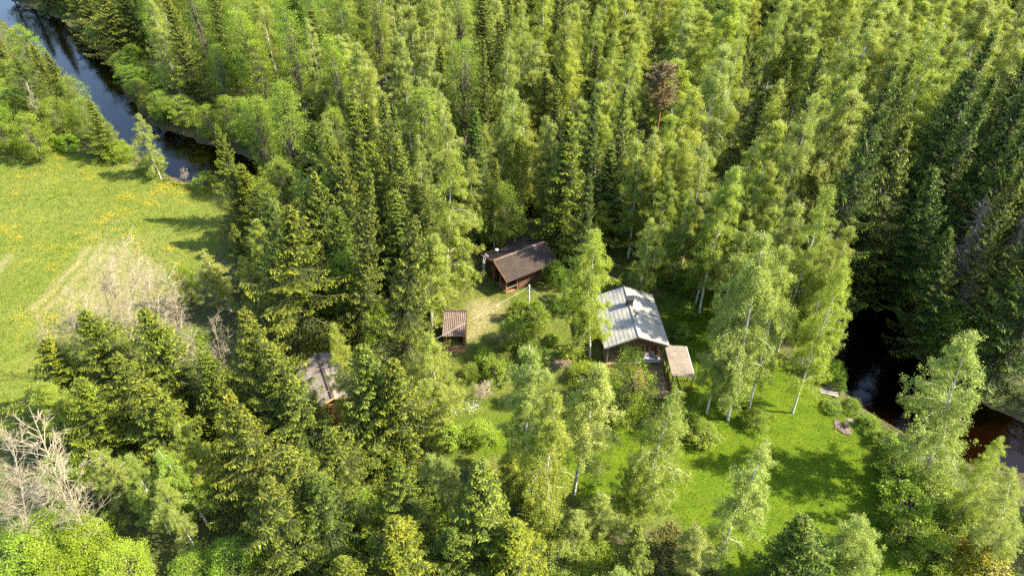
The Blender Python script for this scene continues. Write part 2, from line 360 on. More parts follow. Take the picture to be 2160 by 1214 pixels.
K['bush'] = [make_round(61, H=2.6, R=1.6, base=0.04, clumps=110, per=70, leaf=0.05, stems=5, pw=0.75, spread=0.26), make_round(62, H=2.6, R=1.8, base=0.03, clumps=120, per=70, leaf=0.05, stems=6, pw=0.7, spread=0.26), make_round(63, H=2.6, R=1.3, base=0.05, clumps=90, per=70, leaf=0.05, stems=4, pw=0.85, spread=0.24)]
K['pine'] = [make_pine(71), make_pine(72, R=2.0, base=0.6)]
K['bare'] = [make_bare(81), make_bare(82, R=2.6, nb=36), make_bare(83, R=2.0, nb=28)]
K['dead_spruce'] = [make_dead_spruce(91)]

# ------------------------------------------------------------------ ground: zones from outlines on the ground
def wpoly(pts, z=0.0): return np.array([at(x, y, z)[:2] for x, y in pts])
def sdist(P, poly, closed=True):
    """signed distance (m) of points P (n,2) to polygon, negative inside"""
    a = poly; b = np.roll(poly, -1, 0)
    if not closed: a, b = poly[:-1], poly[1:]
    d2 = np.full(len(P), 1e18); ins = np.zeros(len(P), bool)
    for (x0, y0), (x1, y1) in zip(a, b):
        ex, ey = x1-x0, y1-y0; L = ex*ex+ey*ey+1e-12
        t = np.clip(((P[:, 0]-x0)*ex + (P[:, 1]-y0)*ey)/L, 0, 1)
        d2 = np.minimum(d2, (P[:, 0]-x0-t*ex)**2 + (P[:, 1]-y0-t*ey)**2)
        if closed:
            c = (y0 > P[:, 1]) != (y1 > P[:, 1])
            with np.errstate(divide='ignore', invalid='ignore'):
                ins ^= c & (P[:, 0] < ex*(P[:, 1]-y0)/(ey if abs(ey) > 1e-12 else 1e-12) + x0)
    d = np.sqrt(d2); return np.where(ins, -d, d)
WATER_Z = -0.8
RIVER = wpoly([(-60,-30),(60,12),(130,42),(175,72),(215,122),(252,162),(268,202),(294,232),(312,256),(348,276),(400,288),(445,306),(500,326),(560,340),(700,345),(850,350),(1000,385),(1150,430),(1240,436),(1400,375),(1560,298),(1650,298),(1760,350),(1850,450),(1880,600),(1915,720),(1965,790),(2060,840),(2160,892),(2420,960),
               (2420,1075),(2160,992),(2060,980),(1980,960),(1900,912),(1850,885),(1790,842),(1755,792),(1765,740),(1795,660),(1800,600),(1780,480),(1720,400),(1650,346),(1580,346),(1420,420),(1240,478),(1180,478),(1000,440),(850,400),(700,400),(560,398),(450,400),(372,380),(330,360),(290,327),(232,287),(183,225),(138,175),(102,145),(58,85),(0,40),(-120,0)], WATER_Z)
FIELD = wpoly([(-700,300),(0,306),(180,318),(240,345),(330,362),(420,392),(462,404),(486,440),(478,500),(430,560),(380,640),(300,720),(180,790),(110,900),(0,960),(-700,1000)])
YARD = wpoly([(985,610),(1020,585),(1100,500),(1180,470),(1330,500),(1480,540),(1560,640),(1660,740),(1720,800),(1800,860),(1880,925),(1900,1000),(1990,1120),(1960,1300),(1420,1300),(1390,1120),(1200,1080),(1000,1000),(930,900),(880,800),(905,735),(930,650)])
LAWN = wpoly([(1400,640),(1500,600),(1620,740),(1700,810),(1790,865),(1870,935),(1880,1010),(1940,1120),(1940,1300),(1560,1300),(1400,1090),(1240,1060),(1080,960),(960,960),(950,880),(1150,860),(1330,880),(1420,860)])
DRY = wpoly([(985,645),(1010,632),(1060,640),(1050,680),(1000,720),(985,735),(940,742),(935,728),(975,720),(985,690)])
SOIL = wpoly([(1372,1128),(1420,1100),(1480,1170),(1560,1260),(1420,1290),(1340,1230)])
BED = wpoly([(1158,768),(1178,756),(1206,752),(1208,762),(1190,774),(1160,778)])
BED2 = wpoly([(1215,500),(1196,470),(1225,455),(1222,480),(1218,500),(1240,530)])
STRIPES = [wpoly(s) for s in ([(186,522),(160,560),(130,590),(95,630),(70,648)], [(215,515),(190,556),(160,592),(120,632),(95,655)], [(240,525),(215,570),(190,600),(150,645)], [(265,530),(240,575),(215,620),(180,660)], [(300,540),(280,590),(250,640)], [(20,540),(0,560),(-30,600)])]
DRYF = wpoly([(225,500),(290,520),(340,600),(330,690),(230,720),(140,700),(150,620)])

def gauss_noise(P, seed, L, n=5):
    r = np.random.default_rng(seed); out = np.zeros(len(P))
    for i in range(n*4):
        k = rand_dirs(r, 1)[0][:2]*2*math.pi/(L*r.uniform(0.6, 1.8)); out += np.sin(P @ k + r.uniform(0, 6.28))
    return out/math.sqrt(n*2)
def zones(P):
    j = gauss_noise(P, 5, 4.0)*0.45
    riv = sdist(P, RIVER) + gauss_noise(P, 8, 3.0)*0.22
    sm = lambda d, w_: np.clip(0.5 - d/(2*w_), 0, 1)
    field = sm(sdist(P, FIELD) + j, 0.8); yard = sm(sdist(P, YARD) + j, 1.0); lawn = sm(sdist(P, LAWN) + j*1.3, 1.2)
    dry = np.maximum.reduce([sm(sdist(P, DRY) + j*0.6, 0.9)*0.9, sm(sdist(P, DRYF) + j*2, 3)*0.55])
    for s in STRIPES: dry = np.maximum(dry, np.exp(-(sdist(P, s, False)/0.55)**2)*0.75)
    soil = np.maximum.reduce([sm(sdist(P, SOIL) + j*1.5, 1.2)*0.3, sm(sdist(P, BED)+j*0.3, 0.25), sm(sdist(P, BED2)+j*0.4, 0.4)*0.8])
    return riv, field, yard, lawn, dry, soil
def ground_z(P):
    riv = sdist(P, RIVER) + gauss_noise(P, 8, 3.0)*0.22
    # bank slope: 1.0 m outside the water's edge up to field level, bed falling away inside
    z = np.where(riv > 0, WATER_Z + 0.02 + 0.78*np.clip(riv/2.0, 0, 1)**0.7, WATER_Z - np.clip(-riv*0.45, 0, 1.6))
    z = z + 0.07*gauss_noise(P, 21, 9.0)*np.clip(riv/3, 0, 1) + 0.02*gauss_noise(P, 22, 1.6)*np.clip(riv/2, 0, 1)
    return z, riv
def gz(x, y): return float(ground_z(np.array([[x, y]]))[0][0])

def axis(a, b, st, far):
    c = np.arange(a, b+st/2, st); g = st*np.cumsum(1.28**np.arange(1, 26)); g = g[g < far]
    return np.concatenate([(a-g)[::-1], c, b+g])
gx, gy = axis(-125, 125, 0.6, 1600), axis(14, 178, 0.6, 1600)
GX, GY = np.meshgrid(gx, gy); P = np.stack([GX.ravel(), GY.ravel()], 1)
Z, riv = ground_z(P); _, zf, zy, zl, zd, zs_ = zones(P)
far = np.maximum(np.maximum(np.abs(P[:, 0])-130, 0), np.maximum(P[:, 1]-185, 0))
nx, ny = len(gx), len(gy); I = np.arange(nx*ny).reshape(ny, nx)
F = np.stack([I[:-1, :-1], I[:-1, 1:], I[1:, 1:], I[1:, :-1]], -1).reshape(-1, 4)
def ground_mat():
    m, nt, out = new_mat('ground'); tc = N(nt, 'ShaderNodeTexCoord'); v = tc.outputs['Object']
    A = lambda n: N(nt, 'ShaderNodeAttribute', attribute_name=n).outputs['Fac']
    fine = noise(nt, v, 6.0, 5, 0.7); mid = noise(nt, v, 0.9, 5, 0.65); big = noise(nt, v, 0.14, 3)
    forest = mixc(nt, ramp(nt, mid, [(0.35, 0.0), (0.62, 1.0)]), (0.050, 0.038, 0.020), (0.050, 0.075, 0.018))
    forest = mixc(nt, ramp(nt, fine, [(0.45, 0.0), (0.75, 0.6)]), forest, (0.12, 0.09, 0.05))
    field = mixc(nt, ramp(nt, mid, [(0.3, 0.0), (0.7, 1.0)]), (0.064, 0.091, 0.010), (0.104, 0.120, 0.018))
    field = mixc(nt, ramp(nt, big, [(0.4, 0.0), (0.65, 0.6)]), field, (0.115, 0.124, 0.025))
    lawn = mixc(nt, ramp(nt, mid, [(0.3, 0.0), (0.7, 1.0)]), (0.044, 0.080, 0.003), (0.084, 0.114, 0.006))
    yard = mixc(nt, ramp(nt, mid, [(0.35, 0.0), (0.65, 1.0)]), (0.052, 0.075, 0.009), (0.105, 0.105, 0.023))
    c = mixc(nt, A('field'), forest, field); c = mixc(nt, A('yard'), c, yard); c = mixc(nt, A('lawn'), c, lawn)
    dryc = mixc(nt, ramp(nt, fine, [(0.35, 0.0), (0.65, 1.0)]), (0.14, 0.12, 0.05), (0.28, 0.225, 0.125))
    dm = math_n(nt, 'MULTIPLY', A('dry'), ramp(nt, noise(nt, v, 2.2, 5, 0.7), [(0.3, 0.25), (0.6, 1.0)]), True)
    c = mixc(nt, dm, c, dryc)
    soilc = mixc(nt, fine, (0.07, 0.047, 0.034), (0.155, 0.115, 0.082)); c = mixc(nt, A('soil'), c, soilc)
    bed = mixc(nt, A('bed'), (0.075, 0.052, 0.024), (0.010, 0.007, 0.004)); c = mixc(nt, A('wet'), c, bed)
    c = mixc(nt, 1.0, c, ramp(nt, fine, [(0.3, 0.72), (0.7, 1.25)]), 'MULTIPLY')
    principled(nt, out, c, 0.95, 0.1, bump(nt, fine, 0.6, 0.08)); return m
wet = np.clip(0.5 - (riv-0.05)/0.5, 0, 1); bedd = np.clip(-riv/0.9, 0, 1)
# shallow sandy reaches of the river bed
for cx, cy, rr in ((2120, 950, 7.0), (2230, 985, 8.0), (1210, 457, 4.5)):
    c_ = at(cx, cy, WATER_Z)[:2]; bedd *= 1 - np.exp(-(((P-c_)**2).sum(1)/rr**2)**2)
me = mesh_np('ground', np.column_stack([P, Z]), F, attrs=dict(field=zf, yard=zy, lawn=zl, dry=zd, soil=zs_, wet=wet, bed=bedd), mats=[ground_mat()], smooth=True)
g = link(bpy.data.objects.new('ground', me)); g['kind'] = 'structure'

def water_mat():
    m, nt, out = new_mat('river_water'); tc = N(nt, 'ShaderNodeTexCoord'); mp = N(nt, 'ShaderNodeMapping'); mp.inputs['Scale'].default_value = (1, 1, 1)
    nt.links.new(tc.outputs['Object'], mp.inputs[0]); h = noise(nt, mp.outputs[0], 1.3, 3); nb = bump(nt, h, 0.10, 0.12)
    fr = N(nt, 'ShaderNodeFresnel'); fr.inputs['IOR'].default_value = 1.33; nt.links.new(nb, fr.inputs['Normal'])
    gl = N(nt, 'ShaderNodeBsdfGlossy'); gl.inputs['Roughness'].default_value = 0.06; nt.links.new(nb, gl.inputs['Normal'])
    tp = N(nt, 'ShaderNodeBsdfTransparent'); tp.inputs[0].default_value = (0.24, 0.145, 0.055, 1)
    mx = N(nt, 'ShaderNodeMixShader'); nt.links.new(fr.outputs[0], mx.inputs[0]); nt.links.new(tp.outputs[0], mx.inputs[1]); nt.links.new(gl.outputs[0], mx.inputs[2])
    nt.links.new(mx.outputs[0], out.inputs['Surface']); return m
wx, wy = np.arange(-140, 150, 2.0), np.arange(20, 190, 2.0); WX, WY = np.meshgrid(wx, wy); PW = np.stack([WX.ravel(), WY.ravel()], 1)
IW = np.arange(len(wx)*len(wy)).reshape(len(wy), len(wx)); FW = np.stack([IW[:-1, :-1], IW[:-1, 1:], IW[1:, 1:], IW[1:, :-1]], -1).reshape(-1, 4)
near = sdist(PW, RIVER) < 3.2; FW = FW[near[FW].any(1)]
used = np.unique(FW); remap = np.zeros(len(PW), int); remap[used] = np.arange(len(used))
wo = link(bpy.data.objects.new('river_water', mesh_np('river_water', np.column_stack([PW[used], np.full(len(used), WATER_Z)]), remap[FW], mats=[water_mat()]))); wo['kind'] = 'structure'

# ------------------------------------------------------------------ things: tags and simple solids
def tag(o, label, cat, group=None):
    o['label'] = label; o['category'] = cat
    if group: o['group'] = group
    return o
def thing(name, label, cat, loc, rz=0.0, group=None):
    o = bpy.data.objects.new(name, None); o.empty_display_size = 0.3; link(o); o.location = loc; o.rotation_euler = (0, 0, rz)
    return tag(o, label, cat, group)
def part(name, me, parent): return link(bpy.data.objects.new(name, me), parent)
BOXF = np.array([[0, 3, 2, 1], [4, 5, 6, 7], [0, 1, 5, 4], [1, 2, 6, 5], [2, 3, 7, 6], [3, 0, 4, 7]])
def box_v(x0, x1, y0, y1, z0, z1): return np.array([[x0, y0, z0], [x1, y0, z0], [x1, y1, z0], [x0, y1, z0], [x0, y0, z1], [x1, y0, z1], [x1, y1, z1], [x0, y1, z1]], float)
def box(name, parent, mat, x0, x1, y0, y1, z0, z1):
    return part(name, mesh_np(name, box_v(x0, x1, y0, y1, z0, z1), BOXF, mats=[M[mat]]), parent)
def boxes(name, parent, mat, lst):
    a = Acc()
    for b in lst: a.add(box_v(*b), BOXF)
    return part(name, a.mesh(name, [M[mat]], False), parent)
def beam(name, parent, mat, p0, p1, wd=0.1, ht=0.1):
    p0, p1 = np.array(p0, float), np.array(p1, float); d = unit(p1-p0); ref = np.array([0, 0, 1.0]) if abs(d[2]) < 0.95 else np.array([1.0, 0, 0])
    s = unit(np.cross(d, ref)); u = np.cross(s, d)
    V = np.array([p + s*a*wd/2 + u*b*ht/2 for p in (p0, p1) for a, b in ((-1, -1), (1, -1), (1, 1), (-1, 1))])
    return part(name, mesh_np(name, V, BOXF, mats=[M[mat]]), parent)
def pipe(name, parent, mat, pts, rad, sides=8, cap=True):
    V, F = tube(pts, rad, sides); a = Acc(); a.add(V, F)
    me = a.mesh(name, [M[mat]])
    return part(name, me, parent)
def lathe(name, parent, mat, prof, sides=14, loc=(0, 0, 0)):
    a = np.arange(sides)*2*math.pi/sides; V = np.array([[r_*math.cos(q)+loc[0], r_*math.sin(q)+loc[1], z_+loc[2]] for r_, z_ in prof for q in a])
    i = np.arange(len(prof)-1)[:, None]*sides; j = np.arange(sides)[None]
    F = np.stack([i+j, i+(j+1) % sides, i+sides+(j+1) % sides, i+sides+j], -1).reshape(-1, 4)
    return part(name, mesh_np(name, V, F, mats=[M[mat]], smooth=True), parent)
def corrugated(name, parent, mat, p0, along, down, width, length, pitch=0.15, amp=0.022, thick=0.02, k=6):
    """sheet: starts at p0, ribs run along 'down' for length, waves repeat across 'along' for width"""
    along, down = unit(np.array(along, float)), unit(np.array(down, float)); nrm = np.cross(along, down); nrm = nrm if nrm[2] > 0 else -nrm
    n = max(4, int(width/pitch*k)); s = np.linspace(0, width, n+1); h = amp*np.sin(s/pitch*2*math.pi)
    rows = []
    for off in (0, -thick):
        for t in (0, length/2, length): rows.append(np.array(p0) + along*s[:, None] + down*t + nrm*(h+off)[:, None])
    V = np.concatenate(rows); m = n+1; F = []
    j = np.arange(n)
    for a_, b_ in ((0, 1), (1, 2), (4, 3), (5, 4), (3, 0), (2, 5)):
        F.append(np.stack([a_*m+j, a_*m+j+1, b_*m+j+1, b_*m+j], 1))
    F = np.concatenate(F + [np.array([[0, m, 4*m, 3*m], [m, 2*m, 5*m, 4*m], [n, 3*m+n, 4*m+n, m+n], [m+n, 4*m+n, 5*m+n, 2*m+n]])])
    return part(name, mesh_np(name, V, F, mats=[M[mat]]), parent)

M['brown_wall'] = wood_mat('brown_board', (0.070, 0.032, 0.016), (0.105, 0.050, 0.024), (8, 8, 1))
M['red_wood'] = wood_mat('red_brown_wood', (0.20, 0.085, 0.035), (0.28, 0.13, 0.055), (6, 6, 2))
M['pale_wood'] = wood_mat('weathered_board', (0.115, 0.095, 0.072), (0.18, 0.15, 0.118), (10, 2, 2), moss=(0.20, 0.13, 0.08))
M['deck_wood'] = wood_mat('deck_wood', (0.15, 0.085, 0.045), (0.22, 0.13, 0.07), (2, 12, 2))
M['grey_wood'] = wood_mat('grey_wood', (0.15, 0.13, 0.105), (0.23, 0.20, 0.17), (2, 12, 2))
M['rib_roof'] = wood_mat('fibre_sheet_brown', (0.042, 0.030, 0.023), (0.078, 0.055, 0.042), (2, 2, 2), 0.8, moss=(0.05, 0.042, 0.03))
M['shed_roof'] = wood_mat('fibre_sheet_rust', (0.092, 0.062, 0.046), (0.145, 0.102, 0.080), (2, 2, 2), 0.8, moss=(0.11, 0.075, 0.06))
M['old_roof'] = wood_mat('fibre_sheet_grey', (0.125, 0.105, 0.088), (0.185, 0.16, 0.14), (2, 2, 2), 0.8, moss=(0.12, 0.10, 0.075))
M['tile_roof'] = wood_mat('metal_tile_roof', (0.235, 0.222, 0.19), (0.275, 0.262, 0.228), (2, 2, 2), 0.38, moss=(0.205, 0.19, 0.155))
M['tile_roof'].node_tree.nodes['Principled BSDF'].inputs['Specular IOR Level'].default_value = 0.6
M['orange_wood'] = wood_mat('new_wood', (0.42, 0.22, 0.08), (0.52, 0.30, 0.12), (6, 2, 2))
M['black_metal'] = wood_mat('black_metal', (0.025, 0.024, 0.023), (0.04, 0.038, 0.035), (2, 2, 2), 0.5)
M['pale_metal'] = wood_mat('galvanised', (0.50, 0.50, 0.48), (0.60, 0.60, 0.58), (2, 2, 2), 0.45)
M['brick'] = wood_mat('chimney_brick', (0.055, 0.05, 0.045), (0.09, 0.08, 0.07), (3, 3, 8), 0.9)
M['tile_floor'] = wood_mat('paving_slab', (0.34, 0.33, 0.32), (0.44, 0.43, 0.42), (3, 3, 3), 0.8)
M['stone'] = wood_mat('stone', (0.11, 0.10, 0.085), (0.20, 0.18, 0.155), (2, 2, 2), 0.9)
M['ash'] = wood_mat('ash', (0.06, 0.045, 0.035), (0.13, 0.10, 0.08), (4, 4, 4), 0.95)
M['char'] = wood_mat('charred_wood', (0.012, 0.011, 0.010), (0.04, 0.03, 0.025), (4, 4, 4), 0.9)
M['dandelion'] = leaf_mat('dandelion', (0.62, 0.36, 0.0), (0.75, 0.50, 0.005), 0.2)
M['white_flower'] = leaf_mat('white_flower', (0.65, 0.65, 0.65), (0.8, 0.8, 0.82), 0.2)
M['glass'] = wood_mat('dark_window_glass', (0.02, 0.025, 0.03), (0.03, 0.035, 0.04), (1, 1, 1), 0.08)

# ---- main cabin: pale metal tile roof, gable towards the camera
cab = thing('cabin', 'cabin with a pale metal tile roof, open porch under its front gable', 'cabin', (12.25, 47.5, 0), math.radians(3.5))
HW, EZ, RZ, LEN = 3.15, 2.62, 3.95, 7.7      # half width, eave and ridge height, roof length
sl = math.hypot(HW, RZ-EZ)
boxes('wall', cab, 'brown_wall', [(-2.7, -2.6, 2.3, 7.3, 0.3, 2.75), (2.6, 2.7, 2.3, 7.3, 0.3, 2.75), (-2.6, 2.6, 2.3, 2.4, 0.3, 2.75), (-2.6, 2.6, 7.2, 7.3, 0.3, 2.75)])
for y in (0.22, 7.25):
    part('gable', mesh_np('gable', np.array([[-2.9, y, 2.55], [2.9, y, 2.55], [0, y, 3.72], [-2.9, y+0.08, 2.55], [2.9, y+0.08, 2.55], [0, y+0.08, 3.72]]), np.array([[0, 1, 4, 3], [1, 2, 5, 4], [2, 0, 3, 5]]), np.array([[0, 2, 1], [3, 4, 5]]), mats=[M['brown_wall']]), cab)
boxes('foundation', cab, 'stone', [(-2.6, 2.6, 2.4, 7.2, -0.2, 0.3)])
NC = 8
for sgn in (-1, 1):
    for k in range(NC):                       # courses of pressed tiles, each lapping the one below
        cw = sl/NC; ny_ = 84; ys = np.linspace(0, LEN, ny_*2+1)
        s0, s1 = k*cw, (k+1)*cw + 0.02
        def pt(s, h): return np.array([sgn*(s*HW/sl + h*(RZ-EZ)/sl), RZ - s*(RZ-EZ)/sl + h*HW/sl])
        wv = 0.007*np.cos(ys/0.21*2*math.pi*0.5*2)
        rows = []
        for s, h in ((s0, 0.010), (s0+cw*0.5, 0.020), (s1, 0.034), (s1, 0.003)):
            q = pt(s, h); nn = np.array([sgn*(RZ-EZ)/sl, HW/sl]); f = 1.0 if h > 0.006 else 0.3
            rows.append(np.column_stack([q[0] + nn[0]*wv*f, ys, q[1] + nn[1]*wv*f]))
        V = np.concatenate(rows); m = len(ys); j = np.arange(m-1)
        F = np.concatenate([np.stack([a_*m+j, a_*m+j+1, (a_+1)*m+j+1, (a_+1)*m+j], 1) for a_ in range(3)])
        part('roof_course', mesh_np('roof_course', V, F, mats=[M['tile_roof']]), cab)
    q = sgn*HW
    part('roof_deck', mesh_np('roof_deck', np.array([[0, 0.03, RZ-0.02], [q*0.995, 0.03, EZ-0.02], [q*0.995, LEN-0.03, EZ-0.02], [0, LEN-0.03, RZ-0.02], [0, 0.03, RZ-0.12], [q*0.995, 0.03, EZ-0.12], [q*0.995, LEN-0.03, EZ-0.12], [0, LEN-0.03, RZ-0.12]]), BOXF, mats=[M['brown_wall']]), cab)
    for y in (0.0, LEN): beam('barge_board', cab, 'pale_wood', (0, y, RZ-0.06), (q, y, EZ-0.06), 0.035, 0.16)
    beam('gutter', cab, 'grey_wood', (sgn*(HW+0.05), 0, EZ-0.05), (sgn*(HW+0.05), LEN, EZ-0.05), 0.1, 0.09)
pipe('ridge_cap', cab, 'tile_roof', [(0, -0.02, RZ+0.03), (0, LEN/2, RZ+0.03), (0, LEN+0.02, RZ+0.03)], 0.085, 8)
ch = box('chimney', cab, 'brick', -0.32, 0.32, 4.5, 5.1, 3.5, 4.75); box('chimney_cap', ch, 'black_metal', -0.4, 0.4, 4.42, 5.18, 4.752, 4.82)
pipe('roof_vent', cab, 'black_metal', [(0.32, 3.05, 3.7), (0.32, 3.05, 4.2), (0.32, 3.05, 4.24)], [0.07, 0.07, 0.1])
for x in (-2.75, -0.9, 0.9, 2.75):
    beam('porch_post', cab, 'grey_wood', (x, 0.3, 0.1), (x, 0.3, 2.56), 0.11, 0.11)
beam('porch_beam', cab, 'brown_wall', (-2.9, 0.3, 2.5), (2.9, 0.3, 2.5), 0.1, 0.14)
boxes('porch_floor', cab, 'deck_wood', [(-2.85, 2.85, 0.1, 2.3, 0.0, 0.18)])
tl = mesh_np('paving_slab', box_v(-0.17, 0.17, -0.17, 0.17, 0, 0.03), BOXF, mats=[M['tile_floor']])
for i in range(7):
    for k in range(4):
        o = part('paving_slab', tl, cab); o.location = (0.35 + i*0.365, 0.36 + k*0.365, 0.182)
dr = box('door', cab, 'red_wood', -0.45, 0.45, 2.235, 2.297, 0.32, 2.3); box('handle', dr, 'pale_metal', 0.3, 0.42, 2.18, 2.23, 1.25, 1.3)
for x in (-1.7, 1.6):
    wdw = box('window', cab, 'glass', x-0.5, x+0.5, 2.25, 2.297, 1.1, 2.0)
    boxes('frame', wdw, 'pale_wood', [(x-0.58, x-0.502, 2.22, 2.297, 1.02, 2.08), (x+0.502, x+0.58, 2.22, 2.297, 1.02, 2.08), (x-0.5, x+0.5, 2.22, 2.297, 2.002, 2.08), (x-0.5, x+0.5, 2.22, 2.297, 1.02, 1.098)])
pt_ = thing('picnic_table', 'small red-brown table standing on the slabs under the cabin porch', 'table', (13.55, 48.95, 0.215), math.radians(3.5))
for k in range(4): box('tabletop_plank', pt_, 'red_wood', -0.5, 0.5, -0.36+k*0.185, -0.185+k*0.185, 0.68, 0.72)
for x in (-0.4, 0.4):
    for y in (-0.28, 0.28): beam('leg', pt_, 'red_wood', (x, y, 0), (x, y, 0.68), 0.07, 0.07)
bn = thing('porch_bench', 'orange-brown bench beside the table at the porch corner', 'bench', (14.55, 48.9, 0.2), math.radians(93.5))
for k in range(2): box('seat_plank', bn, 'red_wood', -0.65, 0.65, -0.18+k*0.19, -0.01+k*0.19, 0.42, 0.46)
for k in range(3): box('back_plank', bn, 'orange_wood', -0.65, 0.65, -0.24, -0.20, 0.52+k*0.14, 0.64+k*0.14)
for x in (-0.55, 0.55): beam('leg', bn, 'red_wood', (x, -0.1, 0), (x, -0.1, 0.42), 0.08, 0.3); beam('back_post', bn, 'red_wood', (x, -0.26, 0.0), (x, -0.26, 0.95), 0.05, 0.04)

# ---- terrace deck and its side canopy with a pale board roof
dk = thing('terrace_deck', 'low brown plank terrace in front of the cabin porch', 'deck', (13.4, 45.2, 0))
bl = [(-1.6+i*0.145, -1.6+i*0.145+0.132, -2.1, 2.1, 0.16, 0.2) for i in range(22)]
o = boxes('deck_plank', dk, 'deck_wood', bl); o['kind'] = 'stuff'
for y in (-2.0, 0, 2.0): beam('joist', dk, 'grey_wood', (-1.55, y, 0.1), (1.55, y, 0.1), 0.08, 0.11)
cn = thing('terrace_canopy', 'open-sided terrace canopy with weathered pale board roof beside the cabin porch', 'canopy', (16.2, 46.0, 0))
for i in range(5):
    y1 = 2.05 - i*0.83; V = box_v(-1.12, 1.05, y1-0.82, y1, 0, 0.03); V[:, 2] += 2.35 - 0.10*(V[:, 0]+1.1); part('roof_panel', mesh_np('roof_panel', V, BOXF, mats=[M['pale_wood']]), cn)
beam('edge_board', cn, 'pale_wood', (-1.12, -2.15, 2.31), (-1.12, 2.08, 2.31), 0.04, 0.12); beam('edge_board', cn, 'pale_metal', (1.07, -2.15, 2.11), (1.07, 2.08, 2.11), 0.04, 0.12)
for x, zt in ((-1.0, 2.3), (0.95, 2.1)):
    for y in (-2.0, -0.6, 0.7, 1.95): beam('post', cn, 'deck_wood', (x, y, 0), (x, y, zt), 0.09, 0.09)
    beam('rail', cn, 'deck_wood', (x, -2.0, 0.95), (x, 1.95, 0.95), 0.05, 0.1)
for i in range(12): beam('slat', cn, 'deck_wood', (-1.0, -1.95+i*0.17, 0.1), (-1.0, -1.95+i*0.17, 0.9), 0.02, 0.09)
for i in range(11): beam('slat', cn, 'red_wood', (-0.9+i*0.17, -2.05, 0.15), (-0.9+i*0.17, -2.05, 1.9), 0.09, 0.02)

# ---- sauna cabin: dark ribbed roof turned away, porch, ladder, stove pipe
sb = thing('log_cabin', 'dark brown log cabin with ribbed brown roof and corner porch, behind the garden', 'cabin', (-2.05, 60.25, 0), math.radians(31.5))
BW, BE, BR, BL = 2.85, 2.42, 3.36, 6.8        # local x along the ridge, -y side faces the camera
bsl = math.hypot(BW, BR-BE); dv = (0, -BW/bsl, -(BR-BE)/bsl); dvb = (0, BW/bsl, -(BR-BE)/bsl)
for i in range(6):
    x0 = i*BL/6
    corrugated('roof_sheet', sb, 'rib_roof', (x0, 0, BR + (0.012 if i % 2 else 0)), (1, 0, 0), dv, BL/6+0.04, bsl+0.15, 0.22, 0.045)
    corrugated('roof_sheet', sb, 'rib_roof', (x0, 0, BR + (0.012 if i % 2 else 0)), (1, 0, 0), dvb, BL/6+0.04, bsl+(0.15 if i < 3 else 1.25), 0.22, 0.045)
for i in range(4): beam('ridge_board', sb, 'shed_roof', (i*BL/4, 0, BR+0.06), ((i+1)*BL/4-0.01, 0, BR+0.06), 0.3, 0.05)
for x in (-0.03, BL+0.03):
    beam('barge_board', sb, 'red_wood', (x, 0, BR-0.09), (x, -BW-0.1, BE-0.13), 0.04, 0.15); beam('barge_board', sb, 'red_wood', (x, 0, BR-0.09), (x, BW+0.1, BE-0.13), 0.04, 0.15)
for k in range(11):                           # log courses
    z = 0.12 + k*0.2
    for args in (((2.0, -2.1, z), (BL-0.3, -2.1, z)), ((0.35, 2.1, z), (BL-0.3, 2.1, z)), ((BL-0.35, -2.2, z), (BL-0.35, 2.2, z)), ((0.45, 0.0, z), (0.45, 2.2, z)), ((1.9, -2.2, z), (1.9, 0.1, z))):
        p0, p1 = np.array(args[0]), np.array(args[1]); pipe('log', sb, 'brown_wall', [p0, (p0+p1)/2, p1], 0.105, 6)
for x in (0.44, BL-0.36):
    part('gable', mesh_np('gable', np.array([[x, -2.3, 2.3], [x, 2.3, 2.3], [x, 0, 3.22], [x+0.06, -2.3, 2.3], [x+0.06, 2.3, 2.3], [x+0.06, 0, 3.22]]), np.array([[0, 1, 4, 3], [1, 2, 5, 4], [2, 0, 3, 5]]), np.array([[0, 2, 1], [3, 4, 5]]), mats=[M['brown_wall']]), sb)
for p in ((0.3, -2.2), (1.75, -2.2), (0.3, -0.9), (0.3, 0.6)): beam('porch_post', sb, 'red_wood', (*p, 0), (*p, 2.25), 0.13, 0.13)
beam('porch_rail', sb, 'pale_wood', (0.3, -2.2, 0.75), (1.75, -2.2, 0.75), 0.06, 0.16); beam('porch_rail', sb, 'pale_wood', (0.3, -2.2, 0.75), (0.3, -0.9, 0.75), 0.06, 0.16)
boxes('porch_floor', sb, 'deck_wood', [(0.25, 1.9, -2.2, 0, 0.02, 0.14)])
boxes('extension_wall', sb, 'brown_wall', [(3.6, BL-0.3, 2.25, 3.0, 0, 1.75)])
pp = pipe('stove_pipe', sb, 'black_metal', [(0.95, 0.9, 2.9), (0.95, 0.9, 3.75), (0.95, 0.9, 3.95)], 0.085); lathe('cap', pp, 'pale_metal', [(0.2, 4.01), (0.15, 4.07), (0.0, 4.11)], 12, (0.95, 0.9, 0))
box('chimney', sb, 'shed_roof', 4.3, 4.55, 2.5, 2.75, 2.2, 2.95)
ld = thing('roof_ladder', 'pale metal ladder with hooked top leaning on the log cabin gable', 'ladder', (-3.05, 60.95, 0), math.radians(31.5))
for yy in (0, 0.36):
    pipe('rail', ld, 'pale_metal', [(-0.28, yy, 0), (-0.14, yy, 1.6), (0.0, yy, 2.95), (0.1, yy, 3.3), (0.3, yy, 3.42), (0.48, yy, 3.28)], 0.025, 6)
for k in range(9): z = 0.25+k*0.32; xx = -0.28 + z*0.088; beam('rung', ld, 'pale_metal', (xx, 0, z), (xx, 0.36, z), 0.03, 0.03)

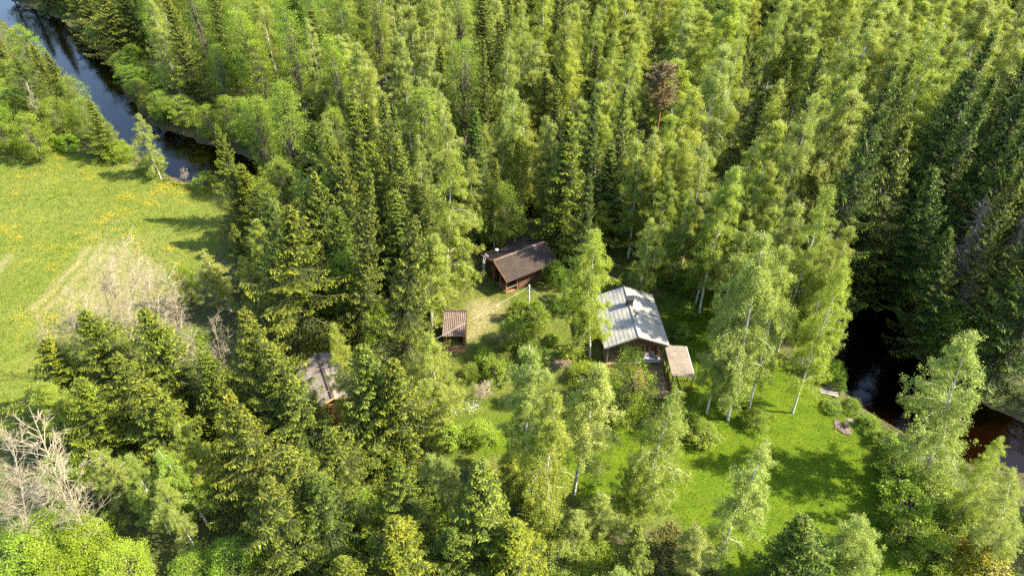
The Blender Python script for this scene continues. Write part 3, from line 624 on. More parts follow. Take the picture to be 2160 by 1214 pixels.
# ---- small woodshed
wsd = thing('woodshed', 'small open-fronted woodshed with rust-brown ribbed roof beside the worn yard', 'shed', (-5.85, 51.0, 0), math.radians(-1.5))
SW = 2.3
for i in range(2):
    corrugated('roof_sheet', wsd, 'shed_roof', (-SW/2+i*SW/2, 1.35, 3.02+(0.012 if i else 0)), (1, 0, 0), (0, -2.9, -0.82), SW/2+0.03, 3.05, 0.19, 0.038)
    corrugated('roof_sheet', wsd, 'shed_roof', (-SW/2+i*SW/2, 1.35, 3.02+(0.012 if i else 0)), (1, 0, 0), (0, 0.6, -0.42), SW/2+0.03, 0.75, 0.13, 0.022)
beam('ridge_board', wsd, 'rib_roof', (-SW/2, 1.35, 3.07), (SW/2, 1.35, 3.07), 0.28, 0.05)
boxes('wall', wsd, 'brown_wall', [(-1.0, 1.0, 1.6, 1.66, 0, 2.6), (-1.06, -1.0, -0.6, 1.66, 0, 2.1), (1.0, 1.06, -0.6, 1.66, 0, 2.1)])
for x in (-1.0, 1.0): beam('post', wsd, 'red_wood', (x, -1.2, 0), (x, -1.2, 2.18), 0.12, 0.12)
beam('front_beam', wsd, 'brown_wall', (-1.05, -1.2, 2.1), (1.05, -1.2, 2.1), 0.08, 0.12)
boxes('threshold', wsd, 'red_wood', [(-1.05, 1.05, -1.7, -1.2, 0.02, 0.12)])
lgm = None; rr = random.Random(4)
for k in range(34):
    a_ = Acc(); a_.add(*tube(np.array([[0, -0.22, 0], [0, 0.22, 0]]), 0.075, 6)); lgm = lgm or a_.mesh('firewood_log', [M['red_wood']], False)
    o = part('firewood', lgm, wsd); o.location = (-0.85+(k % 12)*0.15+rr.uniform(-.02, .02), 1.1+rr.uniform(-.05, .05), 0.12+(k//12)*0.15)

# ---- old grey barn roof among the spruces
bd = thing('old_barn', 'old barn with pale grey weathered ribbed roof among the spruces', 'shed', (-18.6, 46.0, 0), math.radians(-65))
DL, DW, DR, DE = 6.2, 2.9, 3.3, 2.1
dsl = math.hypot(DW, DR-DE)
for i in range(6):
    for sg in (-1, 1): corrugated('roof_sheet', bd, 'old_roof', (i*DL/6, 0, DR+(0.012 if i % 2 else 0)), (1, 0, 0), (0, sg*DW, -(DR-DE)), DL/6+0.04, dsl, 0.22, 0.042)
beam('ridge_board', bd, 'rib_roof', (0, 0, DR+0.06), (DL, 0, DR+0.06), 0.28, 0.05)
boxes('wall', bd, 'brown_wall', [(0.2, DL-0.2, -2.3, -2.22, 0, 2.2), (0.2, DL-0.2, 2.22, 2.3, 0, 2.2), (0.2, 0.28, -2.22, 2.22, 0, 2.2), (DL-0.28, DL-0.2, -2.22, 2.22, 0, 2.2)])
for x in (0.24, DL-0.3): part('gable', mesh_np('gable', np.array([[x, -2.3, 2.2], [x, 2.3, 2.2], [x, 0, 3.15], [x+0.06, -2.3, 2.2], [x+0.06, 2.3, 2.2], [x+0.06, 0, 3.15]]), np.array([[0, 1, 4, 3], [1, 2, 5, 4], [2, 0, 3, 5]]), np.array([[0, 2, 1], [3, 4, 5]]), mats=[M['red_wood']]), bd)
for sg in (-1, 1): beam('barge_board', bd, 'orange_wood', (DL+0.04, 0, DR-0.04), (DL+0.04, sg*DW, DE-0.04), 0.05, 0.16)
for z in (0.5, 1.1, 1.7): beam('wall_board', bd, 'orange_wood', (DL-0.17, -2.2, z), (DL-0.17, 2.2, z), 0.04, 0.12)
box('door', bd, 'red_wood', DL-0.198, DL-0.15, -0.6, 0.6, 0.05, 2.0)

# ---- utility pole with its cable and stay
pb = at(1115, 668); ptop = at_y(1115, 603, pb[1])
pole = thing('utility_pole', 'slim pale pole with white cap standing behind two clipped bushes', 'pole', (pb[0], pb[1], 0))
hp = ptop[2]
pipe('mast', pole, 'pale_metal', [(0, 0, 0), (0, 0, hp/2), (0, 0, hp)], [0.075, 0.068, 0.06]); lathe('cap', pole, 'white_flower', [(0.0, hp+0.16), (0.09, hp+0.12), (0.10, hp), (0.06, hp-0.03)], 12)
def hang(p0, p1, sag, n=24):
    t = np.linspace(0, 1, n)[:, None]; p = np.array(p0)*(1-t) + np.array(p1)*t; p[:, 2] -= sag*4*t[:, 0]*(1-t[:, 0]); return p
sup = np.array([pb[0], pb[1], hp-0.05])
c1 = bpy.data.objects.new('overhead_cable', Acc.mesh((lambda a: (a.add(*tube(hang(sup, (-16.6, 41.0, 3.5), 0.5), 0.009, 5)), a)[1])(Acc()), 'overhead_cable', [M['pale_metal']])); link(c1); tag(c1, 'pale cable hanging from the utility pole across the woodshed to the barn', 'cable')
stay = at(1156, 637)
c2 = bpy.data.objects.new('stay_wire', Acc.mesh((lambda a: (a.add(*tube(hang(sup, (stay[0], stay[1], 0.0), 0.0), 0.008, 5)), a)[1])(Acc()), 'stay_wire', [M['pale_metal']])); link(c2); tag(c2, 'thin stay wire from the utility pole down to the shaded grass', 'wire')

# ---- fire pit, jetty steps
fp = at(1780, 900); fz = gz(fp[0], fp[1])
pit = thing('fire_pit', 'round burnt fire pit with ash and stones on the lawn by the river', 'fire pit', (fp[0], fp[1], fz))
r_ = np.random.default_rng(3); a_ = np.arange(28)*2*math.pi/28; rad = 0.86*(1+0.07*np.sin(a_*3)+r_.normal(0, 0.03, 28))
V = np.concatenate([[[0, 0, 0.05]], np.column_stack([rad*0.5*np.cos(a_), rad*0.5*np.sin(a_), 0.06+r_.normal(0, .015, 28)]), np.column_stack([rad*np.cos(a_), rad*np.sin(a_), np.full(28, 0.03)]), np.column_stack([rad*1.05*np.cos(a_), rad*1.05*np.sin(a_), np.full(28, -0.1)])])
j = np.arange(28); F4 = np.concatenate([np.stack([1+b*28+j, 1+b*28+(j+1) % 28, 1+(b+1)*28+(j+1) % 28, 1+(b+1)*28+j], 1) for b in (0, 1)]); F3 = np.stack([0*j, 1+j, 1+(j+1) % 28], 1)
part('ash_bed', mesh_np('ash_bed', V, F4, F3, mats=[M['ash']]), pit)
def stone_mesh(seed):
    r = np.random.default_rng(seed); V, F = [], []
    prof = [(0.0, -0.5), (0.42, -0.3), (0.5, 0.05), (0.33, 0.4), (0.0, 0.5)]; s = 7; a = np.arange(s)*6.283/s
    V = np.array([[q*math.cos(b)*r.uniform(.8, 1.2), q*math.sin(b)*r.uniform(.8, 1.2), z] for q, z in prof for b in a]); i = np.arange(4)[:, None]*s; jj = np.arange(s)[None]
    return mesh_np('stone', V, np.stack([i+jj, i+(jj+1) % s, i+s+(jj+1) % s, i+s+jj], -1).reshape(-1, 4), mats=[M['stone']])
stm = [stone_mesh(k) for k in range(3)]
for k in range(9):
    o = part('stone', stm[k % 3], pit); q = k*6.283/9 + r_.normal(0, .2); o.location = (0.92*math.cos(q), 0.92*math.sin(q), 0.04); o.scale = [r_.uniform(0.10, 0.2)]*3; o.rotation_euler = (0, 0, r_.uniform(0, 6))
for k, (q, ln) in enumerate(((0.3, 0.8), (1.4, 0.7), (2.5, 0.75))): beam('charred_log', pit, 'char', (-ln/2*math.cos(q), -ln/2*math.sin(q), 0.1+k*0.05), (ln/2*math.cos(q), ln/2*math.sin(q), 0.12+k*0.05), 0.11, 0.11)
flat = thing('flat_stone', 'flat pale stone lying at the rim of the fire pit', 'stone', (*at(1793, 889)[:2], fz+0.05)); o = part('slab', stm[1], flat); o.scale = (0.9, 0.6, 0.22)
jp = at(1748, 818); jy = thing('landing_steps', 'grey plank landing steps going down to the dark river', 'jetty', (jp[0], jp[1], -0.25), math.radians(-18))
for k in range(5): box('plank', jy, 'grey_wood', -0.85, 0.85, -0.95+k*0.38, -0.67+k*0.38, 0.25-k*0.02, 0.31-k*0.02)
for x in (-0.6, 0.6): beam('stringer', jy, 'grey_wood', (x, -1.0, 0.19), (x, 0.95, 0.10), 0.09, 0.1)
for x in (-0.6, 0.6): beam('pile', jy, 'grey_wood', (x, 0.8, -0.9), (x, 0.8, 0.05), 0.1, 0.1)

# ------------------------------------------------------------------ trees
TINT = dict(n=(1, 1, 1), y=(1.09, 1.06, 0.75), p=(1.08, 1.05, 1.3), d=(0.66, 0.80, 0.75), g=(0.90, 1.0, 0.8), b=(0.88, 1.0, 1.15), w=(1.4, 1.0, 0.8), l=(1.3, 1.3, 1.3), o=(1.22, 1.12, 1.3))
NAME = dict(birch='birch_tree', spruce='spruce_tree', aspen='aspen_tree', alder='alder_tree', bush='bush', pine='pine_tree', bare='bare_tree', dead_spruce='dead_spruce')
CAT = dict(birch='birch tree', spruce='spruce tree', aspen='aspen tree', alder='leafy tree', bush='bush', pine='pine tree', bare='bare tree', dead_spruce='dead tree')
GROUP = dict(birch='birches of the wood', spruce='spruces of the wood', aspen='tall leafy trees beyond the river', alder='small leafy trees', bush='bushes', pine='pines', bare='leafless trees', dead_spruce='dead spruces')
WIDE = dict(birch=1.0, spruce=1.38, aspen=1.0); RT = random.Random(77); PLACED = []; XY = np.zeros((0, 2))
BLOCK = [np.array(b) for b in ([(8.6, 46.8), (16.0, 46.8), (15.8, 55.8), (8.4, 55.8)], [(15.0, 43.4), (17.6, 43.4), (17.6, 48.6), (15.0, 48.6)], [(11.5, 42.8), (15.2, 42.8), (15.2, 47.6), (11.5, 47.6)],
                               [(-3.6, 59.4), (-0.6, 56.8), (5.6, 61.2), (2.0, 67.0)], [(-7.2, 49.0), (-4.5, 49.0), (-4.5, 53.2), (-7.2, 53.2)], [(-21.5, 45.0), (-18.0, 38.6), (-13.2, 40.8), (-15.8, 47.4)])]
def free(x, y, margin=0.3):
    p = np.array([[x, y]])
    if sdist(p, RIVER)[0] < margin + 0.4: return False
    return all(sdist(p, b)[0] > margin for b in BLOCK)
def put(kind, base, h, r, tint='n', label=None, zone=None, variant=None, tilt=0.0, tilty=0.0):
    global XY
    ks = K[kind]; v = ks[RT.randrange(len(ks)) if variant is None else variant % len(ks)]
    x, y = base; z = gz(x, y) - 0.06
    o = bpy.data.objects.new(NAME[kind], None); link(o); o.location = (x, y, z)
    sz = h/v['H']; sx = sz if r is None else r*WIDE.get(kind, 1.0)/v['R']
    o.scale = (sx, sx*RT.uniform(0.92, 1.08), sz); o.rotation_mode = 'ZYX'
    o.rotation_euler = (tilty, tilt, 0)
    rz = RT.uniform(0, 6.283)
    o['category'] = CAT[kind]; o['group'] = GROUP[kind]
    c = TINT[tint]; jit = [RT.uniform(0.95, 1.06), RT.uniform(0.97, 1.03), RT.uniform(0.9, 1.12)]; lum = RT.uniform(0.92, 1.10)
    for nm in ('trunk', 'crown'):
        if v[nm] is None: continue
        pn = nm if kind != 'bush' or nm == 'crown' else 'stems'
        c_ = bpy.data.objects.new(pn if pn != 'stems' else 'stem', v[nm]); link(c_, o); c_.rotation_euler = (0, 0, rz)
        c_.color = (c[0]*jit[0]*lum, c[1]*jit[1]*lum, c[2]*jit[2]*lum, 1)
    top = np.array([x, y, z+h]) + np.array([math.sin(tilt)*h, 0, 0]); px, py = proj(top)
    PLACED.append(dict(o=o, kind=kind, px=px, py=py, zone=zone, label=label, tint=tint)); XY = np.vstack([XY, [x, y]])
    return o
def top(kind, px, py, h, r=None, tint='n', label=None, zone=None, variant=None):
    """stand the tree so that its tip shows at this place in the photograph; the height gives way a little where water or a house is in the way"""
    for f in (1.0, 0.94, 1.06, 0.88, 1.12, 0.8, 1.2, 0.72, 1.3, 0.62, 1.42):
        b = at(px, py, h*f)
        if free(b[0], b[1], 0.5 if kind == 'bush' else 0.9): return put(kind, (b[0], b[1]), h*f, r, tint, label, zone, variant)
    print('NO ROOM', kind, px, py); return None
def stand(kind, bx, by, tx, ty, r=None, tint='n', label=None, zone=None, variant=None):
    """a tree whose foot and tip are both seen: height and lean follow"""
    b = at(bx, by); t = at_y(tx, ty, b[1]); h = math.hypot(t[2], t[0]-b[0]); tl = math.atan2(t[0]-b[0], t[2])
    return put(kind, (b[0], b[1]), h, r, tint, label, zone, variant, tilt=tl)

# --- single trees around the cabins and on the lawn (foot seen)
stand('birch', 1245, 752, 1250, 478, 2.7, 'y', 'tall light birch standing close to the cabin\'s front corner, hiding its eave', variant=2)
stand('birch', 1510, 1180, 1635, 915, 1.7, 'p', 'slender leaning birch alone in the middle of the bright lawn', variant=6)
stand('birch', 1672, 870, 1775, 545, 2.0, 'y', 'birch at the lawn edge whose trunk foot throws a thin shadow', variant=4)
stand('birch', 1945, 1015, 2075, 705, 3.0, 'p', 'large pale leaning birch on the bank in front of the black river', variant=4)
stand('birch', 2010, 1110, 2105, 925, 1.5, 'y', 'smaller yellow-green birch on the bank by the brown shallows', variant=0)
stand('birch', 1210, 1042, 1245, 742, 2.3, 'p', 'birch with long bare white trunk standing on the near lawn, right of its twin', variant=3)
stand('birch', 1096, 1012, 1118, 725, 2.1, 'p', 'birch with bare white trunk on the near lawn, left of its twin', variant=1)
stand('birch', 1138, 1130, 1165, 825, 2.2, 'y', 'birch rising from the near brush between two white trunks', variant=5)
stand('birch', 1350, 1080, 1415, 815, 2.2, 'n', 'birch leaning over the lawn in front of the terrace', variant=0)
stand('alder', 1304, 892, 1335, 738, 2.4, 'y', 'round light-green maple in front of the cabin porch', variant=1)
stand('birch', 1475, 658, 1530, 350, 2.0, 'n', 'birch with a clean white trunk foot on the grass behind the cabin', variant=3)
stand('birch', 1535, 885, 1605, 485, 2.7, 'p', 'broad drooping birch beside the terrace canopy', variant=5)
stand('birch', 1580, 860, 1660, 510, 2.4, 'n', 'drooping birch just right of the broad one by the terrace', variant=2)
stand('birch', 1490, 870, 1560, 560, 2.0, 'p', 'birch with grey-green crown next to the canopy corner', variant=0)
stand('birch', 1680, 760, 1800, 470, 1.9, 'n', 'birch at the river bend standing out against the dark water', variant=2)
stand('birch', 1640, 740, 1755, 395, 2.2, 'n', 'tall birch in the clump above the lawn, next to the river', variant=4)
stand('birch', 1690, 770, 1735, 575, 1.8, 'y', 'short dense yellow-green birch in front of the river bend birches', variant=4)
stand('birch', 1600, 700, 1690, 420, 2.0, 'p', 'birch in the middle of the clump above the lawn', variant=1)
stand('birch', 1325, 545, 1345, 290, 2.0, 'n', 'birch with thick white trunk behind the cabin roof', variant=1)
stand('birch', 1155, 484, 1165, 250, 1.6, 'p', 'thin birch with pale trunk at the shaded end of the yard', variant=1)
stand('birch', 1790, 1235, 1805, 1068, 1.7, 'p', 'pale birch beside the dark spruce on the near lawn', variant=6)
stand('birch', 1455, 1215, 1475, 1090, 1.4, 'p', 'slim pale birch at the bottom edge left of the lawn', variant=6)
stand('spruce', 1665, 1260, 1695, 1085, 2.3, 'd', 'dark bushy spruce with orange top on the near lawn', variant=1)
stand('spruce', 1330, 1240, 1345, 1105, 1.5, 'n', 'small spruce at the bottom edge of the near brush', variant=3)
stand('birch', 2090, 1190, 2150, 985, 1.5, 'p', 'pale birch at the lower right corner of the river bank', variant=0)
stand('birch', 930, 905, 915, 700, 2.3, 'n', 'fresh green birch between the woodshed and the near spruces', variant=4)
stand('birch', 760, 960, 712, 690, 1.3, 'y', 'slim yellow-green birch in front of the old barn roof', variant=3)
stand('alder', 1075, 510, 1050, 385, 2.6, 'n', 'bushy round tree pressing against the log cabin\'s back roof', variant=1)
stand('birch', 938, 652, 942, 305, 2.9, 'y', 'huge dense bright birch rising behind the woodshed', variant=4)
stand('spruce', 845, 800, 872, 455, 2.9, 'n', 'tall spruce with drooping boughs left of the woodshed', variant=2)
stand('spruce', 760, 730, 780, 362, 2.4, 'n', 'tall slim spruce just behind the drooping woodshed spruce', variant=0)
stand('spruce', 635, 745, 607, 432, 3.9, 'y', 'big free-standing spruce with ragged top above the old barn', variant=6)
stand('alder', 725, 715, 722, 525, 1.6, 'b', 'bluish-green leafy tree between the two tall barn spruces', variant=2)
stand('alder', 795, 720, 790, 635, 1.8, 'g', 'low bright green rowan under the tall spruces', variant=2)
stand('birch', 1370, 560, 1385, 320, 2.0, 'y', 'yellow-green birch behind the cabin, near its ridge', variant=0)
# garden shrubs
for px, py, h, r, tn, lb in ((1098, 633, 3.0, 1.25, 'y', 'clipped tall bush in front of the pole, left of its twin'), (1133, 640, 3.4, 1.45, 'n', 'clipped tall bush in front of the pole, right of its twin'), (1045, 605, 1.5, 1.1, 'n', 'low leafy bush before the log cabin porch'),
                             (1085, 672, 3.6, 1.7, 'p', 'grey-leaved willow shrub in the middle of the garden'), (1128, 735, 2.2, 1.6, 'n', 'green shrub below the grey willow shrub'), (1168, 705, 1.2, 0.9, 'y', 'small yellow-green shrub above the flower bed'),
                             (1020, 740, 1.6, 1.2, 'g', 'bright green low bush beside the grass path'), (1045, 760, 2.4, 1.8, 'n', 'broad bush at the end of the grass path'), (1000, 772, 1.4, 1.3, 'n', 'low bush left at the end of the grass path'), (1240, 772, 2.2, 2.0, 'y', 'broad pale shrub between the flower bed and the maple'), (1175, 552, 2.4, 1.5, 'd', 'dark twiggy shrub at the log cabin\'s far eave'),
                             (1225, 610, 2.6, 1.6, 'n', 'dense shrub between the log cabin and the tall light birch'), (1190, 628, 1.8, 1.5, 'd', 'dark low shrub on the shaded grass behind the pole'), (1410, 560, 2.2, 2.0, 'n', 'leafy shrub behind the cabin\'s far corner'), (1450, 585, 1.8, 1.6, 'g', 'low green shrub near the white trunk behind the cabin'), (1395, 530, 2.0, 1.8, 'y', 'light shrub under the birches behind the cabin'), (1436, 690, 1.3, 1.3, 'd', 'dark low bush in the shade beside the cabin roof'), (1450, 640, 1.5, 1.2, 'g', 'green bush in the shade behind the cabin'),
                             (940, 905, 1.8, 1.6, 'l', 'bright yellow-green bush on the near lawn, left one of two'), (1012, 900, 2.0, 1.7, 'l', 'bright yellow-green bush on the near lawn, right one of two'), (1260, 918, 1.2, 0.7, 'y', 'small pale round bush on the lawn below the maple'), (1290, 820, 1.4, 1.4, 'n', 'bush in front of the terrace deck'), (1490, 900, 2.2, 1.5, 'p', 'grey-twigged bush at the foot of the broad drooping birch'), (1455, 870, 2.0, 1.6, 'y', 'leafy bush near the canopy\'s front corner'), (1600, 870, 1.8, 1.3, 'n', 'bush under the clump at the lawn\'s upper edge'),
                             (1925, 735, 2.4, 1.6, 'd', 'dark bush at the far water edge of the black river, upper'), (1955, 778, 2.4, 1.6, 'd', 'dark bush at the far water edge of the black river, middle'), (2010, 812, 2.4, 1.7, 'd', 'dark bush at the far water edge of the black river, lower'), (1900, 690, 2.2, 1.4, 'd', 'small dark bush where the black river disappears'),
                             (1800, 845, 1.3, 1.0, 'n', 'green bush at the water below the landing steps'), (1840, 885, 1.3, 1.1, 'g', 'green bush at the water right of the fire pit'), (1875, 915, 1.5, 1.2, 'y', 'light bush at the water where the bank turns'), (1768, 760, 2.0, 1.2, 'g', 'green bush overhanging the black river above the steps'),
                             (1778, 790, 1.6, 0.8, 'd', 'dark green bush on the bank above the landing steps'), (1760, 850, 0.9, 1.0, 'p', 'pale low bush between fire pit and landing steps'), (1915, 990, 2.6, 1.7, 'n', 'green bush under the large pale bank birch'), (1935, 1045, 2.8, 2.4, 'y', 'yellow-green bush below the large pale bank birch'), (1985, 1140, 2.4, 2.2, 'y', 'bush on the bank at the lower right'), (2085, 1160, 2.6, 2.4, 'w', 'brownish twiggy bush in the lower right corner'), (2040, 1060, 2.8, 2.0, 'p', 'pale bush between the bank birches'),
                             (1905, 950, 2.2, 1.6, 'g', 'green bush at the water behind the large pale bank birch'), (1975, 1000, 2.4, 2.0, 'p', 'pale bush right of the large bank birch foot'), (1930, 1110, 2.2, 2.0, 'n', 'bush right of the near lawn, above the corner'), (2120, 1080, 2.6, 2.0, 'n', 'bush by the brown shallows at the right edge'),
                             (300, 130, 3.0, 2.4, 'n', 'bush in the clearing beyond the left river, upper'), (330, 150, 3.0, 2.4, 'g', 'bush in the clearing beyond the left river, lower'), (275, 95, 3, 2.2, 'g', 'bush under the golden spruces by the water'),
                             (55, 268, 3.4, 3.2, 'y', 'yellow-green spreading bush at the field\'s far corner'), (243, 300, 2.8, 2.2, 'y', 'round bush by the river at the field edge'), (312, 325, 2.6, 1.9, 'y', 'small domed tree-like bush at the field\'s river corner'), (425, 362, 2.4, 1.8, 'n', 'bush on the river bank before the pointed spruce'), (135, 285, 2.2, 2.0, 'g', 'low green bush behind the field\'s far edge'),
                             (975, 555, 2.0, 1.4, 'b', 'bluish shrub beside the log cabin\'s ladder')):
    top('bush', px, py, h, r, tn, lb)
for px, py, h, r, lb in ((1062, 690, 3.0, 1.2, 'bare grey shrub showing twigs beside the grey willow shrub'), (382, 350, 3.0, 1.0, 'bare grey shrub on the river bank at the field corner'), (1020, 800, 2.6, 1.6, 'bare brown shrub on the near side of the garden')):
    top('bare', px, py, h, r, 'n', lb)
# --- leafless trees
for bx, by, tx, ty, r, lb in ((290, 720, 245, 500, 2.6, 'bare pale tree by the field, tallest of the leafless group'), (262, 690, 222, 530, 2.2, 'bare pale tree directly left of the tallest leafless one'), (335, 720, 345, 575, 2.6, 'bare grey tree between the leafless group and the green saplings'), (160, 730, 135, 600, 1.9, 'bare thin tree behind the wide yellow-green spruce'), (200, 740, 168, 610, 1.9, 'second bare thin tree behind the wide yellow-green spruce'),
                              (240, 700, 200, 545, 2.0, 'bare pale sapling left in the thicket by the striped grass'), (315, 690, 300, 540, 2.2, 'bare pale sapling behind the tallest leafless tree'), (350, 760, 320, 610, 2.2, 'bare grey sapling low in the thicket'), (230, 745, 195, 640, 2.0, 'bare twiggy sapling above the dense spruce'), (380, 720, 372, 600, 1.8, 'bare grey sapling beside the dense-topped leafy tree'), (270, 750, 262, 610, 2.0, 'bare pale sapling in the centre of the thicket'), (330, 650, 318, 560, 1.8, 'short bare sapling at the thicket\'s field side'),
                              (120, 800, 88, 660, 1.5, 'bare whitish sapling at the edge of the field'), (475, 830, 440, 660, 1.7, 'bare grey tree in the gap between spruces, left'), (400, 860, 375, 680, 1.6, 'bare whitish tree at the left of the spruce gap'), (470, 900, 400, 700, 1.8, 'bare forked tree in the gap between spruces'),
                              (170, 1130, 40, 865, 3.2, 'bare tree leaning far out over the field corner'), (60, 1180, 20, 920, 2.8, 'bare tree at the very left of the near edge'), (190, 1160, 118, 980, 2.6, 'bare branching tree above the bright near brush'), (45, 1130, 70, 1000, 2.4, 'bare twiggy tree in the lower left corner')):
    stand('bare', bx, by, tx, ty, r, 'n', lb)

